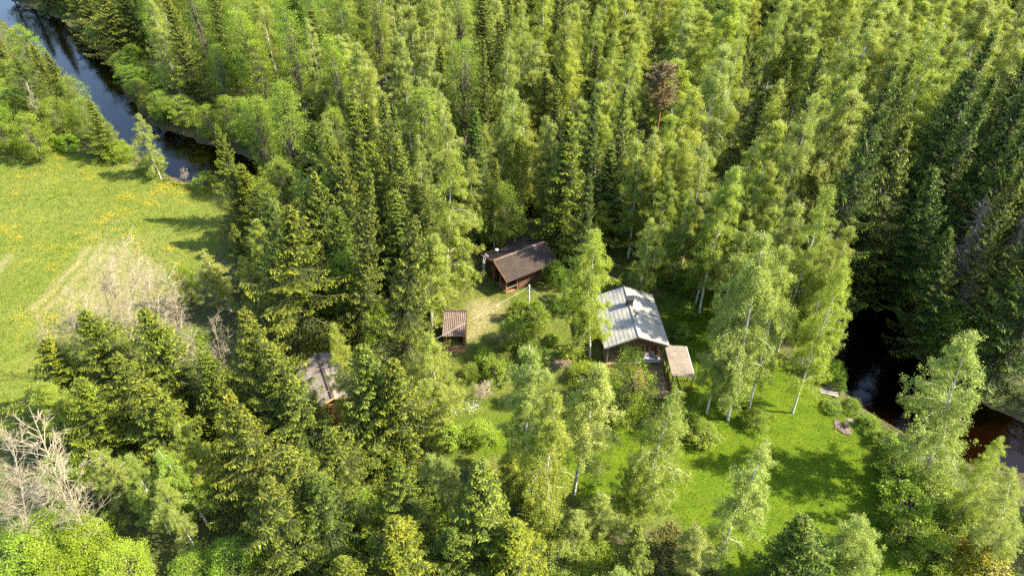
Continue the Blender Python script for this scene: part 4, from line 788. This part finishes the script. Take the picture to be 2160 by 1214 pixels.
# --- spruces and leafy trees of the near wood, by their tips
for k, px, py, h, r, tn, lb in (
    ('spruce', 172, 655, 13.0, 3.4, 'y', 'wide yellow-green spruce nearest the open field'), ('spruce', 92, 712, 10.0, 2.6, 'y', 'short spruce on the field side of the wide one'), ('spruce', 300, 650, 14.0, 3.2, 'y', 'dense spruce in front of the leafless group'), ('spruce', 238, 745, 12.0, 3.0, 'n', 'spruce between the wide one and the dense one'), ('spruce', 510, 652, 15.0, 2.9, 'y', 'dense spruce left of the old barn roof'),
    ('spruce', 565, 730, 13.0, 2.8, 'n', 'spruce pressing against the left side of the barn roof'), ('spruce', 475, 822, 15.0, 2.7, 'y', 'tall yellow-tipped spruce below the barn, left one'), ('spruce', 610, 790, 12.0, 2.6, 'n', 'spruce just below the barn roof'), ('spruce', 762, 722, 15.0, 3.0, 'n', 'spruce right of the barn roof with cone-brown tip'), ('spruce', 826, 752, 14.0, 2.7, 'y', 'spruce with pale tips right of the cone-brown one'),
    ('birch', 655, 765, 6.0, 1.3, 'y', 'small yellow-green birch leaning over the old barn roof'), ('spruce', 690, 900, 11.0, 2.6, 'n', 'shorter spruce under the cone-brown pair'), ('spruce', 838, 968, 12.0, 2.2, 'y', 'pointed yellow spruce low in the middle'), ('spruce', 832, 1095, 11.0, 2.6, 'y', 'spruce with bright tips at the bottom edge, below the pointed one'), ('spruce', 1012, 968, 14.0, 2.6, 'n', 'dark spruce with bright crown tip low in the middle'), ('spruce', 1085, 1105, 10.0, 2.5, 'y', 'bushy yellow spruce at the bottom edge in the middle'), ('spruce', 600, 945, 12.0, 2.6, 'n', 'spruce in the shade left of the short middle spruces'),
    ('spruce', 300, 800, 12.0, 3.0, 'n', 'spruce behind the first row at the field side'), ('spruce', 165, 800, 11.0, 3.0, 'y', 'lower spruce at the field corner'), ('spruce', 425, 740, 12.0, 2.4, 'n', 'spruce behind the gap with bare trees'), ('spruce', 950, 1120, 9.0, 2.2, 'd', 'dark spruce at the bottom edge left of the bushy yellow one'), ('spruce', 720, 1180, 9.0, 2.2, 'y', 'spruce tip at the bottom edge, leftmost of the middle ones'), ('spruce', 560, 1010, 12.0, 2.7, 'n', 'spruce low in the wood above the bottom edge'), ('spruce', 660, 1000, 11, 2.5, 'd', 'dark spruce low in the wood beside it'),
    ('birch', 375, 890, 11.0, 1.5, 'y', 'thin birch leaning among the near spruces, upper'), ('birch', 265, 968, 10.0, 1.3, 'n', 'thin leaning birch above the bright near brush'), ('birch', 330, 1010, 9.0, 1.3, 'n', 'thin birch beside the leaning one'), ('birch', 350, 940, 10, 1.5, 'g', 'green-shaded birch between the thin ones'), ('birch', 640, 950, 9.0, 1.6, 'y', 'birch between the shaded spruces and the middle'), ('birch', 915, 960, 9.0, 1.9, 'n', 'birch between the pointed and the dark spruce'), ('birch', 1270, 1030, 7.0, 1.8, 'p', 'pale birch in the near brush below the lawn trunks'), ('birch', 1210, 1075, 6.0, 1.8, 'p', 'low pale birch in the near brush'), ('birch', 1340, 985, 7.0, 1.7, 'y', 'young birch at the near lawn\'s left side'), ('birch', 1095, 930, 8, 1.6, 'y', 'young birch below the bright bushes'),
    ('alder', 90, 1090, 4.5, 2.4, 'l', 'bright leafy tree of the near brush, leftmost'), ('alder', 30, 1120, 4.5, 2.4, 'l', 'bright leafy tree in the bottom left corner'), ('alder', 170, 1120, 4.2, 2.4, 'y', 'bright leafy tree of the near brush, second'), ('alder', 240, 1165, 4.0, 2.2, 'l', 'bright leafy tree of the near brush, third'), ('alder', 120, 1180, 3.5, 2.2, 'y', 'low leafy tree at the bottom edge left'), ('alder', 400, 1185, 3.5, 2.0, 'n', 'leafy tree at the bottom edge between spruces'), ('alder', 480, 1150, 5, 2.0, 'g', 'green leafy tree at the bottom edge, shaded'), ('alder', 760, 1050, 5.5, 2.0, 'n', 'leafy tree in the dark gap low in the middle'), ('alder', 690, 1060, 5, 2.0, 'n', 'leafy tree left of the low middle spruce'), ('alder', 1140, 1050, 4, 2.0, 'p', 'pale leafy brush tree, low centre'), ('alder', 1180, 1150, 3.5, 2.2, 'p', 'pale leafy brush tree at the bottom edge, centre'), ('alder', 1250, 1140, 3.5, 2.0, 'y', 'leafy brush tree at the bottom edge beside it'), ('alder', 1010, 1030, 4, 1.8, 'n', 'leafy tree beside the dark low spruce'), ('alder', 900, 1040, 4.5, 1.8, 'g', 'leafy tree between low spruces'),
    ('birch', 440, 525, 8.5, 1.6, 'o', 'birch with brownish top at the field\'s wooded edge'), ('birch', 512, 540, 9.0, 1.6, 'y', 'light birch left of the big free-standing spruce'), ('birch', 525, 455, 10.0, 1.7, 'n', 'birch behind the light one at the wood edge'), ('alder', 372, 560, 6.0, 1.6, 'y', 'leafy tree with dense top beside the leafless group'), ('alder', 395, 690, 6.0, 1.4, 'n', 'thin leafy tree in front of the leafless group'), ('spruce', 490, 470, 9.0, 1.5, 'y', 'small spruce at the edge of the field'), ('alder', 560, 540, 6, 1.5, 'g', 'green leafy tree at the left foot of the big spruce'), ('birch', 575, 415, 11, 1.7, 'n', 'birch above the big free-standing spruce'),
    ('spruce', 455, 262, 14.0, 2.0, 'y', 'pointed spruce standing alone at the river bend'), ('spruce', 505, 342, 12.0, 2.0, 'y', 'spruce beside the pointed river-bend spruce'), ('spruce', 485, 355, 11.0, 2.2, 'n', 'shorter spruce behind the field\'s river corner'), ('spruce', 545, 350, 10.0, 1.6, 'n', 'small spruce right of the river-bend pair'), ('alder', 540, 370, 9.0, 1.8, 'n', 'leafy tree below the river-bend spruces'), ('alder', 580, 330, 9.0, 2.2, 'p', 'pale leafy tree right of the river-bend spruces'), ('birch', 620, 355, 11, 1.8, 'n', 'birch right of the pale leafy tree'),
    ('spruce', 735, 200, 20.0, 2.6, 'y', 'tall yellow-topped spruce, leftmost of the great spruce stand'), ('spruce', 765, 215, 20.0, 2.6, 'y', 'tall spruce second in the great spruce stand'), ('spruce', 805, 197, 21.0, 2.8, 'n', 'highest spruce of the great spruce stand'), ('spruce', 835, 288, 19.0, 2.7, 'y', 'cone-laden spruce in the front of the great stand'), ('spruce', 715, 320, 18.0, 2.6, 'n', 'spruce in the front of the great stand, left'), ('spruce', 872, 380, 16.0, 2.4, 'n', 'spruce between the great stand and the huge birch'), ('spruce', 660, 362, 17.0, 2.5, 'n', 'spruce left of the great stand'), ('spruce', 780, 300, 18, 2.6, 'y', 'spruce in the midst of the great stand'), ('spruce', 690, 280, 17, 2.5, 'y', 'spruce at the back left of the great stand'), ('spruce', 640, 400, 15, 2.4, 'n', 'spruce behind the big free-standing one'), ('spruce', 705, 430, 16, 2.6, 'd', 'dark spruce in the shaded heart of the stand'), ('spruce', 830, 400, 16, 2.5, 'n', 'spruce behind the drooping woodshed spruce'), ('spruce', 755, 290, 17, 2.4, 'n', 'slim spruce hidden in the great stand'),
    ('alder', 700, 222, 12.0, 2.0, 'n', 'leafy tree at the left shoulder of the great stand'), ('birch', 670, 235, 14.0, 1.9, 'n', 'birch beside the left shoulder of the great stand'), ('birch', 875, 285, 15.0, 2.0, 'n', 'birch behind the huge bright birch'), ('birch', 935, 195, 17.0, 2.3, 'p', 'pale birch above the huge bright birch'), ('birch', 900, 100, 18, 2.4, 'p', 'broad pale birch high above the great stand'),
    ('spruce', 1000, 215, 18.0, 2.2, 'd', 'dark narrow spruce between the birches in the middle'), ('spruce', 1045, 330, 12.0, 1.6, 'n', 'narrow spruce behind the round cabin tree'), ('birch', 1085, 180, 18.0, 2.6, 'p', 'broad pale birch, largest in the middle of the wood'), ('birch', 1105, 225, 16.0, 2.2, 'y', 'yellow birch in front of the broad pale one'), ('birch', 1040, 385, 10, 1.8, 'y', 'light birch over the round cabin tree'), ('birch', 985, 330, 13, 2.0, 'n', 'birch right of the huge bright birch'), ('birch', 1155, 240, 14, 1.7, 'p', 'pale birch at the dark gap behind the yard'), ('birch', 1030, 260, 14, 1.9, 'n', 'birch between the narrow spruces in the middle'),
    ('spruce', 1255, 195, 19.0, 2.8, 'd', 'large dark spruce behind the yard, left of the pair'), ('spruce', 1318, 190, 19.0, 2.6, 'n', 'large dark spruce behind the yard, right of the pair'), ('spruce', 1200, 260, 15.0, 2.0, 'n', 'spruce left of the dark pair'), ('spruce', 1290, 300, 14, 2.2, 'd', 'shaded spruce under the dark pair'), ('birch', 1225, 200, 15.0, 1.8, 'n', 'birch left of the dark spruce pair'), ('birch', 1270, 420, 8, 1.6, 'y', 'small light birch above the tall cabin birch'),
    ('pine', 1405, 135, 15.0, 2.6, 'n', 'brownish round-crowned pine standing out above the birches'),
    ('birch', 1420, 230, 18.0, 2.2, 'y', 'yellow birch below the brownish pine'), ('birch', 1390, 260, 17.0, 2.0, 'p', 'pale birch left below the brownish pine'), ('birch', 1445, 285, 16, 2.1, 'y', 'birch in the cabin-side clump, left'), ('birch', 1490, 300, 16, 2.0, 'p', 'birch in the cabin-side clump, pale'), ('birch', 1560, 350, 16, 2.2, 'n', 'birch in the cabin-side clump, right of the clean trunk'), ('birch', 1610, 355, 16, 2.1, 'n', 'birch at the back of the clump above the lawn'), ('birch', 1650, 335, 16, 2.0, 'y', 'birch before the far river glimpse'), ('birch', 1700, 410, 14, 2.0, 'n', 'birch behind the river bend clump'), ('birch', 1460, 400, 13, 1.8, 'n', 'birch over the green shrubs behind the cabin'), ('birch', 1515, 430, 13, 1.8, 'y', 'birch beside the clean-trunked one'), ('birch', 1410, 370, 13, 1.8, 'g', 'greener birch straight behind the cabin'), ('birch', 1580, 460, 14, 2.0, 'p', 'pale birch behind the broad drooping one'), ('birch', 1640, 430, 14, 2.0, 'n', 'birch in the middle of the river bend clump'), ('birch', 1770, 480, 13, 1.8, 'n', 'birch nearest the dark spruces across the water'),
    ('spruce', 1150, 150, 13, 1.8, 'y', 'narrow bright spruce in the dark hollow of the far wood'),
    ('birch', 285, 232, 9.0, 1.7, 'p', 'silvery thin birch at the field\'s river corner'), ('spruce', 185, 208, 9.0, 1.6, 'y', 'spruce at the field edge beside the river'), ('alder', 375, 200, 6.0, 2.5, 'p', 'round pale willow on the far river bank'), ('bare', 45, 160, 10, 1.4, 'n', 'thin leafless birch leaning behind the field'),
    ('spruce', 30, 120, 12.0, 2.6, 'd', 'dark spruce in the left clump behind the field'), ('spruce', 95, 108, 11.0, 2.2, 'y', 'yellowish spruce in the left clump behind the field'), ('alder', 20, 185, 7.0, 2.8, 'g', 'rounded tree at the left edge behind the field'), ('alder', 140, 160, 8.0, 2.2, 'p', 'pale willow hanging over the river'), ('alder', 165, 205, 7.0, 2.0, 'n', 'willow between the pale one and the field spruce'), ('alder', 100, 205, 7.0, 2.4, 'n', 'leafy tree in the middle of the left clump'), ('alder', 30, 50, 9.0, 2.6, 'p', 'pale tree at the left edge above the clump'), ('spruce', 65, 90, 11, 2.2, 'y', 'yellowish spruce at the back of the left clump'), ('alder', 205, 245, 5, 1.5, 'p', 'low pale willow between field spruce and river'), ('alder', -40, 210, 8, 2.8, 'n', 'leafy tree cut by the left edge'), ('alder', 60, 190, 7, 2.2, 'y', 'light leafy tree in the left clump'),
    ('spruce', 150, -60, 15.0, 3.8, 'o', 'broad golden spruce at the top of the river, left'), ('spruce', 200, -45, 14.0, 3.6, 'o', 'broad golden spruce at the top of the river, right'), ('spruce', 175, -10, 10.0, 2.6, 'o', 'lower golden spruce over the river'), ('spruce', 240, -60, 15, 2.4, 'd', 'dark spruce beside the golden ones'),
    ):
    top(k, px, py, h, r, tn, lb)
# river bank willows beyond the water
for i, (px, py, h, r, tn) in enumerate(((250, 105, 5, 2.2, 'g'), (262, 135, 5, 2.2, 'g'), (282, 165, 5, 2.0, 'n'), (305, 185, 4, 1.8, 'w'), (335, 205, 5, 1.8, 'g'), (330, 190, 6, 1.8, 'n'), (430, 215, 7, 2.0, 'n'), (470, 200, 8, 2.0, 'n'), (505, 205, 8, 2.2, 'n'), (540, 200, 9, 2.0, 'n'), (575, 205, 9, 2.2, 'n'), (610, 215, 9, 2.0, 'p'), (640, 250, 8, 2.0, 'y'), (410, 240, 5, 1.8, 'n'), (450, 245, 6, 2, 'y'), (520, 255, 6, 2, 'n'), (570, 265, 6, 2, 'n'), (610, 280, 6, 2, 'g'))):
    top('alder', px, py, h, r, tn, None, 'bank')

# --- stands filled between (world spacing, outline given by where the tips show)
def fill(zone, poly, hmean, dmin, mix, seed, hs=0.10, edge=15):
    global XY
    rg = random.Random(seed); W = wpoly(poly, hmean); lo, hi = W.min(0), W.max(0); n = 0
    for _ in range(int(((hi-lo)[0]*(hi-lo)[1])/(dmin*dmin)*14)):
        x, y = rg.uniform(lo[0], hi[0]), rg.uniform(lo[1], hi[1])
        if y > 168: continue
        bx, by = proj((x, y, 0)); tx, ty = proj((x, y, hmean))
        if max(bx, tx) < -90 or min(bx, tx) > 2290 or by < edge: continue
        if len(XY) and np.min(((XY-[x, y])**2).sum(1)) < dmin*dmin: continue
        if sdist(np.array([[x, y]]), W)[0] > 0 or not free(x, y, 0.7): continue
        u = rg.random()
        for kind, wt, h0, r0, tints in mix:
            if u < wt: break
            u -= wt
        h = h0*(1+max(-0.35, rg.gauss(0, hs*1.5))); put(kind, (x, y), h, r0*rg.uniform(0.76, 1.28), rg.choice(tints), None, zone, None, math.radians(rg.gauss(0.8, 2.2)) if kind != 'spruce' else 0.0, math.radians(rg.gauss(0, 2)) if kind != 'spruce' else 0.0); n += 1
    return n
fill('top left river end', [(-200,-330),(250,-330),(250,-40),(120,-60),(0,-110),(-200,-160)], 14, 4.2, [('spruce', 0.5, 14, 2.4, 'ny'), ('alder', 0.5, 9, 2.4, 'ng')], 14, edge=-70)
fill('upper left wood', [(150,-330),(720,-330),(720,180),(640,195),(560,165),(430,140),(360,105),(290,50)], 17, 4.4, [('aspen', 0.62, 17.5, 2.3, 'nngy'), ('birch', 0.26, 17, 2.0, 'np'), ('spruce', 0.12, 17, 2.2, 'n')], 1)
fill('upper middle wood', [(720,-330),(1010,-330),(1010,170),(940,280),(830,180),(720,180)], 17, 4.4, [('birch', 0.62, 17.5, 2.4, 'npp'), ('aspen', 0.18, 17, 2.3, 'n'), ('spruce', 0.20, 17, 2.1, 'ny')], 2)
fill('mixed middle wood', [(1010,-330),(1290,-330),(1290,170),(1230,330),(1150,330),(1000,280)], 16, 4.1, [('spruce', 0.46, 17, 2.3, 'nny'), ('birch', 0.52, 18, 2.4, 'npy')], 3)
fill('upper right wood', [(1290,-330),(2360,-330),(2330,40),(2010,110),(1840,200),(1700,300),(1560,330),(1440,250),(1300,180)], 18, 4.6, [('birch', 0.92, 18.5, 2.85, 'nypny'), ('spruce', 0.10, 17, 2.4, 'n')], 4)
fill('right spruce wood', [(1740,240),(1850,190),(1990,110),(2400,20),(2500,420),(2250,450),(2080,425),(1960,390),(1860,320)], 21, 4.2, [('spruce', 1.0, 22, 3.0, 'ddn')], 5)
fill('left bank wood', [(-160,0),(0,70),(80,150),(130,205),(60,215),(-160,215)], 9, 3.4, [('alder', 0.85, 7, 2.3, 'nppg'), ('spruce', 0.15, 11, 2.2, 'n')], 6)
fill('river bend wood', [(480,260),(700,240),(900,300),(900,500),(700,560),(560,520),(500,420)], 13, 3.2, [('spruce', 0.55, 14, 2.2, 'nd'), ('birch', 0.25, 13, 1.8, 'n'), ('alder', 0.2, 9, 2.0, 'n')], 7)
fill('wood behind the yard', [(940,280),(1230,300),(1250,420),(1120,420),(1080,380),(1000,420),(960,400)], 13, 3.4, [('birch', 0.5, 13, 1.8, 'npy'), ('spruce', 0.3, 13, 1.9, 'd'), ('alder', 0.2, 9, 2.0, 'n')], 8)
fill('cabin birch clump', [(1330,280),(1460,240),(1640,320),(1760,400),(1760,500),(1640,520),(1520,470),(1380,400)], 15, 3.8, [('birch', 0.94, 15, 2.2, 'nyp'), ('spruce', 0.06, 14, 1.8, 'd')], 9)
fill('near wood', [(60,760),(300,720),(520,720),(640,860),(780,860),(900,930),(960,1000),(1120,1080),(1330,1130),(1330,1290),(-60,1290),(20,1060)], 8, 3.7, [('spruce', 0.40, 10, 2.1, 'nnd'), ('birch', 0.30, 8.5, 1.5, 'nyp'), ('alder', 0.30, 4.5, 1.8, 'nly')], 10)
fill('low right bank', [(1900,560),(1990,700),(2100,760),(2300,820),(2330,640),(2100,560)], 4, 4.5, [('alder', 0.6, 4.5, 1.7, 'd'), ('bush', 0.4, 2.2, 1.6, 'd')], 11)
fill('near right bank', [(2000,1080),(2160,1000),(2300,1010),(2300,1300),(2040,1300)], 4, 4.0, [('alder', 0.8, 3.6, 1.7, 'npy'), ('birch', 0.2, 7, 1.3, 'p')], 12)
fill('right river bank', [(1915,560),(1960,640),(2060,700),(2300,760),(2360,560),(2050,520)], 0.01, 4.6, [('spruce', 1.0, 15, 2.5, 'd')], 13)
# dead spruces across the black water
stand('spruce', 1912, 640, 1975, 340, 2.4, 'd', 'dark spruce overhanging the far bank where the black river narrows')
stand('spruce', 1950, 735, 2010, 470, 2.2, 'd', 'shorter dark spruce on the far bank before the grey dead one')
stand('dead_spruce', 1985, 720, 2085, 400, 3.8, 'n', 'grey dead spruce with hanging bare boughs across the black river')
stand('dead_spruce', 2085, 690, 2175, 420, 2.8, 'n', 'pale dead spruce at the right edge across the black river')
stand('alder', 2000, 750, 2010, 655, 2.0, 'd', 'dark leafy tree at the water under the dead spruces', variant=0)
for i, px in enumerate((1048, 1058, 1074, 1093)): stand('pine', px, 38, px, -190, 2.0, 'n', ['leftmost', 'second', 'third', 'rightmost'][i] + ' of four straight reddish pine trunks at the top edge')

# --- labels for the filled stands: row and place in the row
ORD = 'first second third fourth fifth sixth seventh eighth ninth tenth eleventh twelfth thirteenth fourteenth fifteenth sixteenth'.split()
buckets = {}
for p in PLACED:
    if p['label'] is None: buckets.setdefault((p['zone'], p['kind']), []).append(p)
ZW = {'bank': 'far left river bank', 'wood behind the yard': 'yard-end wood'}
for (zone, kind), ps in buckets.items():
    ps.sort(key=lambda p: -p['py']); nrow = max(1, math.ceil(len(ps)/12)); per = math.ceil(len(ps)/nrow)
    for ri in range(nrow):
        row = sorted(ps[ri*per:(ri+1)*per], key=lambda p: p['px'])
        rn = '' if nrow == 1 else ('front row of the ' if ri == 0 else 'rearmost row of the ' if ri == nrow-1 else ORD[ri] + ' row of the ')
        for i, p in enumerate(row):
            p['label'] = f"{ORD[i]} {CAT[kind]} from the left in the {rn}{ZW.get(zone, zone)}"
for p in PLACED: p['o']['label'] = p['label']

# ------------------------------------------------------------------ ground cover (stuff)
def scatter(n, poly, seed, dens=None):
    r = np.random.default_rng(seed); lo, hi = poly.min(0), poly.max(0); lo = np.maximum(lo, [-130, 15]); hi = np.minimum(hi, [130, 175])
    Q = r.uniform(lo, hi, (n, 2)); Q = Q[sdist(Q, poly) < 0]
    if dens is not None: Q = Q[r.uniform(0, 1, len(Q)) < dens(Q)]
    return Q
def stuff(name, V, F, T, label, cat, mat, warm=None):
    at_ = {'tint': np.repeat(T, 4)}
    if warm is not None: at_['warm'] = np.repeat(warm, 4)
    o = link(bpy.data.objects.new(name, mesh_np(name, V, F, attrs=at_, mats=[M[mat]]))); o['kind'] = 'stuff'; return tag(o, label, cat)
r = np.random.default_rng(9)
def in_view(Q, m=60):
    d = Q[:, 1]*CP + CAM_H*SP; px = 1080 + FPX*Q[:, 0]/d; py = 607 - FPX*(Q[:, 1]*SP - CAM_H*CP)/d
    return (px > -m) & (px < 2160+m) & (py > -m) & (py < 1214+m)
def blades(Q, h, wd, lean=0.5):
    z, rv = ground_z(Q); k = rv > 0.25; Q, z = Q[k], z[k]; n = len(Q)
    A = unit(np.column_stack([r.normal(0, lean, n), r.normal(0, lean, n), np.ones(n)])); S = unit(np.cross(A, rand_dirs(r, n)))
    hh = h*r.uniform(0.5, 1.4, n); C = np.column_stack([Q, z]) + A*(hh*0.8)[:, None]
    return (*cards(C, A, S, hh, wd*r.uniform(0.6, 1.4, n)), n, Q)
Q = scatter(190000, FIELD, 41); Q = Q[in_view(Q, 260)]; V, F, n, Q = blades(Q, 0.085, 0.035, 0.8)
_, _, _, _, dd, _ = zones(Q); fgr = stuff('field_grass', V, F, np.clip(0.5+0.25*gauss_noise(Q, 61, 7)+r.normal(0, .2, n), 0, 1), 'long meadow grass covering the open field', 'grass', 'grass', np.clip(dd*1.2 + r.normal(0, .1, n)-0.1, 0, 0.9)); fgr.color = (1.08, 1.0, 1.2, 1)
Q = scatter(260000, LAWN, 42); Q = Q[in_view(Q)][:70000]; V, F, n, Q = blades(Q, 0.045, 0.022, 0.7)
lg = stuff('lawn_grass', V, F, np.clip(0.35+0.2*gauss_noise(Q, 62, 5)+r.normal(0, .2, n), 0, 1), 'short vivid green grass of the near lawn', 'grass', 'grass', np.zeros(n)); lg.color = (0.95, 1.0, 0.35, 1)
Q = scatter(90000, YARD, 43); Q = Q[in_view(Q)]; Q = Q[sdist(Q, LAWN) > 0]; V, F, n, Q = blades(Q, 0.07, 0.03, 0.7)
_, _, _, _, dd, so = zones(Q); stuff('yard_grass', V, F, np.clip(0.5+0.3*gauss_noise(Q, 63, 4)+r.normal(0, .2, n), 0, 1), 'worn grass of the yard between the cabins', 'grass', 'grass', np.clip(dd + r.normal(0, .15, n), 0, 0.9))
# dandelions: drifts over the field
dfun = lambda q: np.clip((0.7*gauss_noise(q, 71, 11)+0.8*gauss_noise(q, 72, 2.5)-0.15)*0.5, 0.03, 1)
Q = scatter(330000, FIELD, 44, dfun); Q = Q[in_view(Q, 260)]; _, _, _, _, dd, _ = zones(Q); Q = Q[dd < 0.3]; z, _ = ground_z(Q); n = len(Q)
nr = unit(rand_dirs(r, n)*0.45 + [0, 0, 1]); A = unit(np.cross(nr, rand_dirs(r, n))); S = np.cross(nr, A); sz = r.uniform(0.022, 0.038, n)
V, F = cards(np.column_stack([Q, z + r.uniform(0.16, 0.24, n)]), A, S, sz, sz*0.95); stuff('dandelions', V, F, r.uniform(0, 1, n), 'drifts of yellow dandelions flowering across the open field', 'flowers', 'dandelion')
# undergrowth over the forest floor and along the banks
frame = wpoly([(-200, -60), (2360, -60), (2360, 1300), (-200, 1300)]); 
Q = scatter(34000, frame, 45); Q = Q[in_view(Q)]; _, f_, y_, l_, _, _ = zones(Q); z, rv = ground_z(Q); k = (np.maximum(f_, y_) < 0.5) & (rv > 0.5) & np.all([sdist(Q, b) > 0.2 for b in BLOCK], 0) & (r.uniform(0, 1, len(Q)) < np.clip(0.75+0.3*gauss_noise(Q, 75, 6), 0, 1)); Q, z = Q[k], z[k]
per = 7; kk = np.repeat(np.arange(len(Q)), per); n = len(kk); hh = r.uniform(0.15, 0.75, len(Q))
C = np.column_stack([Q, z])[kk] + np.column_stack([r.normal(0, 0.25, n), r.normal(0, 0.25, n), r.uniform(0.05, 1, n)*hh[kk]])
V, F = leaf_cards(r, C, 0.10, 0.8); stuff('undergrowth', V, F, np.clip(r.normal(0.45, 0.25, n), 0, 1), 'leafy undergrowth over the shaded forest floor', 'undergrowth', 'ground_leaf')
Q = scatter(60000, frame, 46); Q = Q[in_view(Q)]; z, rv = ground_z(Q); k = (rv > 0.1) & (rv < 2.6); Q, z = Q[k], z[k]
Q = np.repeat(Q, 5, 0) + r.normal(0, 0.22, (len(Q)*5, 2)); V, F, n, Q = blades(Q, 0.28, 0.05, 0.6); stuff('bank_grass', V, F, np.clip(r.normal(0.4, 0.25, n), 0, 1), 'rough tall grass along the river banks', 'grass', 'grass', np.clip(r.normal(0.05, 0.15, n), 0, 0.8))
Q = scatter(14000, SOIL, 47); Q = Q[in_view(Q, 200)]; V, F, n, Q = blades(Q, 0.16, 0.045, 1.0); stuff('dry_brush', V, F, np.clip(r.normal(0.5, 0.25, n), 0, 1), 'dry brush and weeds at the bottom edge of the lawn', 'brush', 'grass', np.clip(r.normal(0.45, 0.35, n), 0, 0.95))
# broad-leaved garden plants round the flower bed
def hosta_mesh(seed, n=34):
    rr_ = np.random.default_rng(seed); a = rr_.uniform(0, 6.283, n); el = rr_.uniform(0.15, 1.1, n); A = np.column_stack([np.cos(a)*np.cos(el), np.sin(a)*np.cos(el), np.sin(el)]); S = unit(np.cross(A, [0, 0, 1.0])); L = rr_.uniform(0.13, 0.2, n)
    V, F = cards(A*(L*1.2)[:, None] + [0, 0, 0.05], A, S, L, L*0.5); return mesh_np('hosta_leaf', V, F, attrs={'tint': np.repeat(rr_.uniform(0.3, 1, n), 4)}, mats=[M['round_leaf']])
hm = [hosta_mesh(k) for k in range(3)]
for i, (px, py) in enumerate([(1184+dx, 738+dy) for dx, dy in ((0, 0), (9, -6), (18, -2), (8, 8), (-6, 9), (20, 10), (30, 4), (14, 16), (2, 17), (27, 15))]):
    b = at(px, py); o = link(bpy.data.objects.new('hosta_plant', hm[i % 3])); o.location = (b[0], b[1], gz(b[0], b[1])); s_ = RT.uniform(0.9, 1.3); o.scale = (s_, s_, s_); o.color = (1.5, 1.4, 1.6, 1)
    tag(o, 'broad-leaved pale plant in the flower bed, ' + ['left of the middle row', 'top of the bed', 'right of the top row', 'centre of the bed', 'at the left rim', 'right of the centre', 'at the far right', 'nearest the mulch', 'lower left, by the mulch', 'lower right corner'][i], 'plant', 'plants in the flower bed')
for i, (px, py) in enumerate(((1002, 852), (990, 860), (955, 868))):
    b = at(px, py, 0.5); rg = np.random.default_rng(200+i); n = 70; C = np.column_stack([rg.normal(0, 0.3, n), rg.normal(0, 0.3, n), rg.uniform(0.1, 0.9, n)]); V, F = leaf_cards(rg, C, 0.04, 0.6)
    o = link(bpy.data.objects.new('flowering_shrub', mesh_np('white_blossom', V, F, attrs={'tint': np.repeat(rg.uniform(0, 1, n), 4)}, mats=[M['white_flower']]))); o.location = (b[0], b[1], gz(b[0], b[1]))
    tag(o, ['uppermost', 'middle', 'lowest'][i] + ' of three small white-blossomed shrubs near the fresh green birch', 'shrub', 'white-blossomed shrubs')
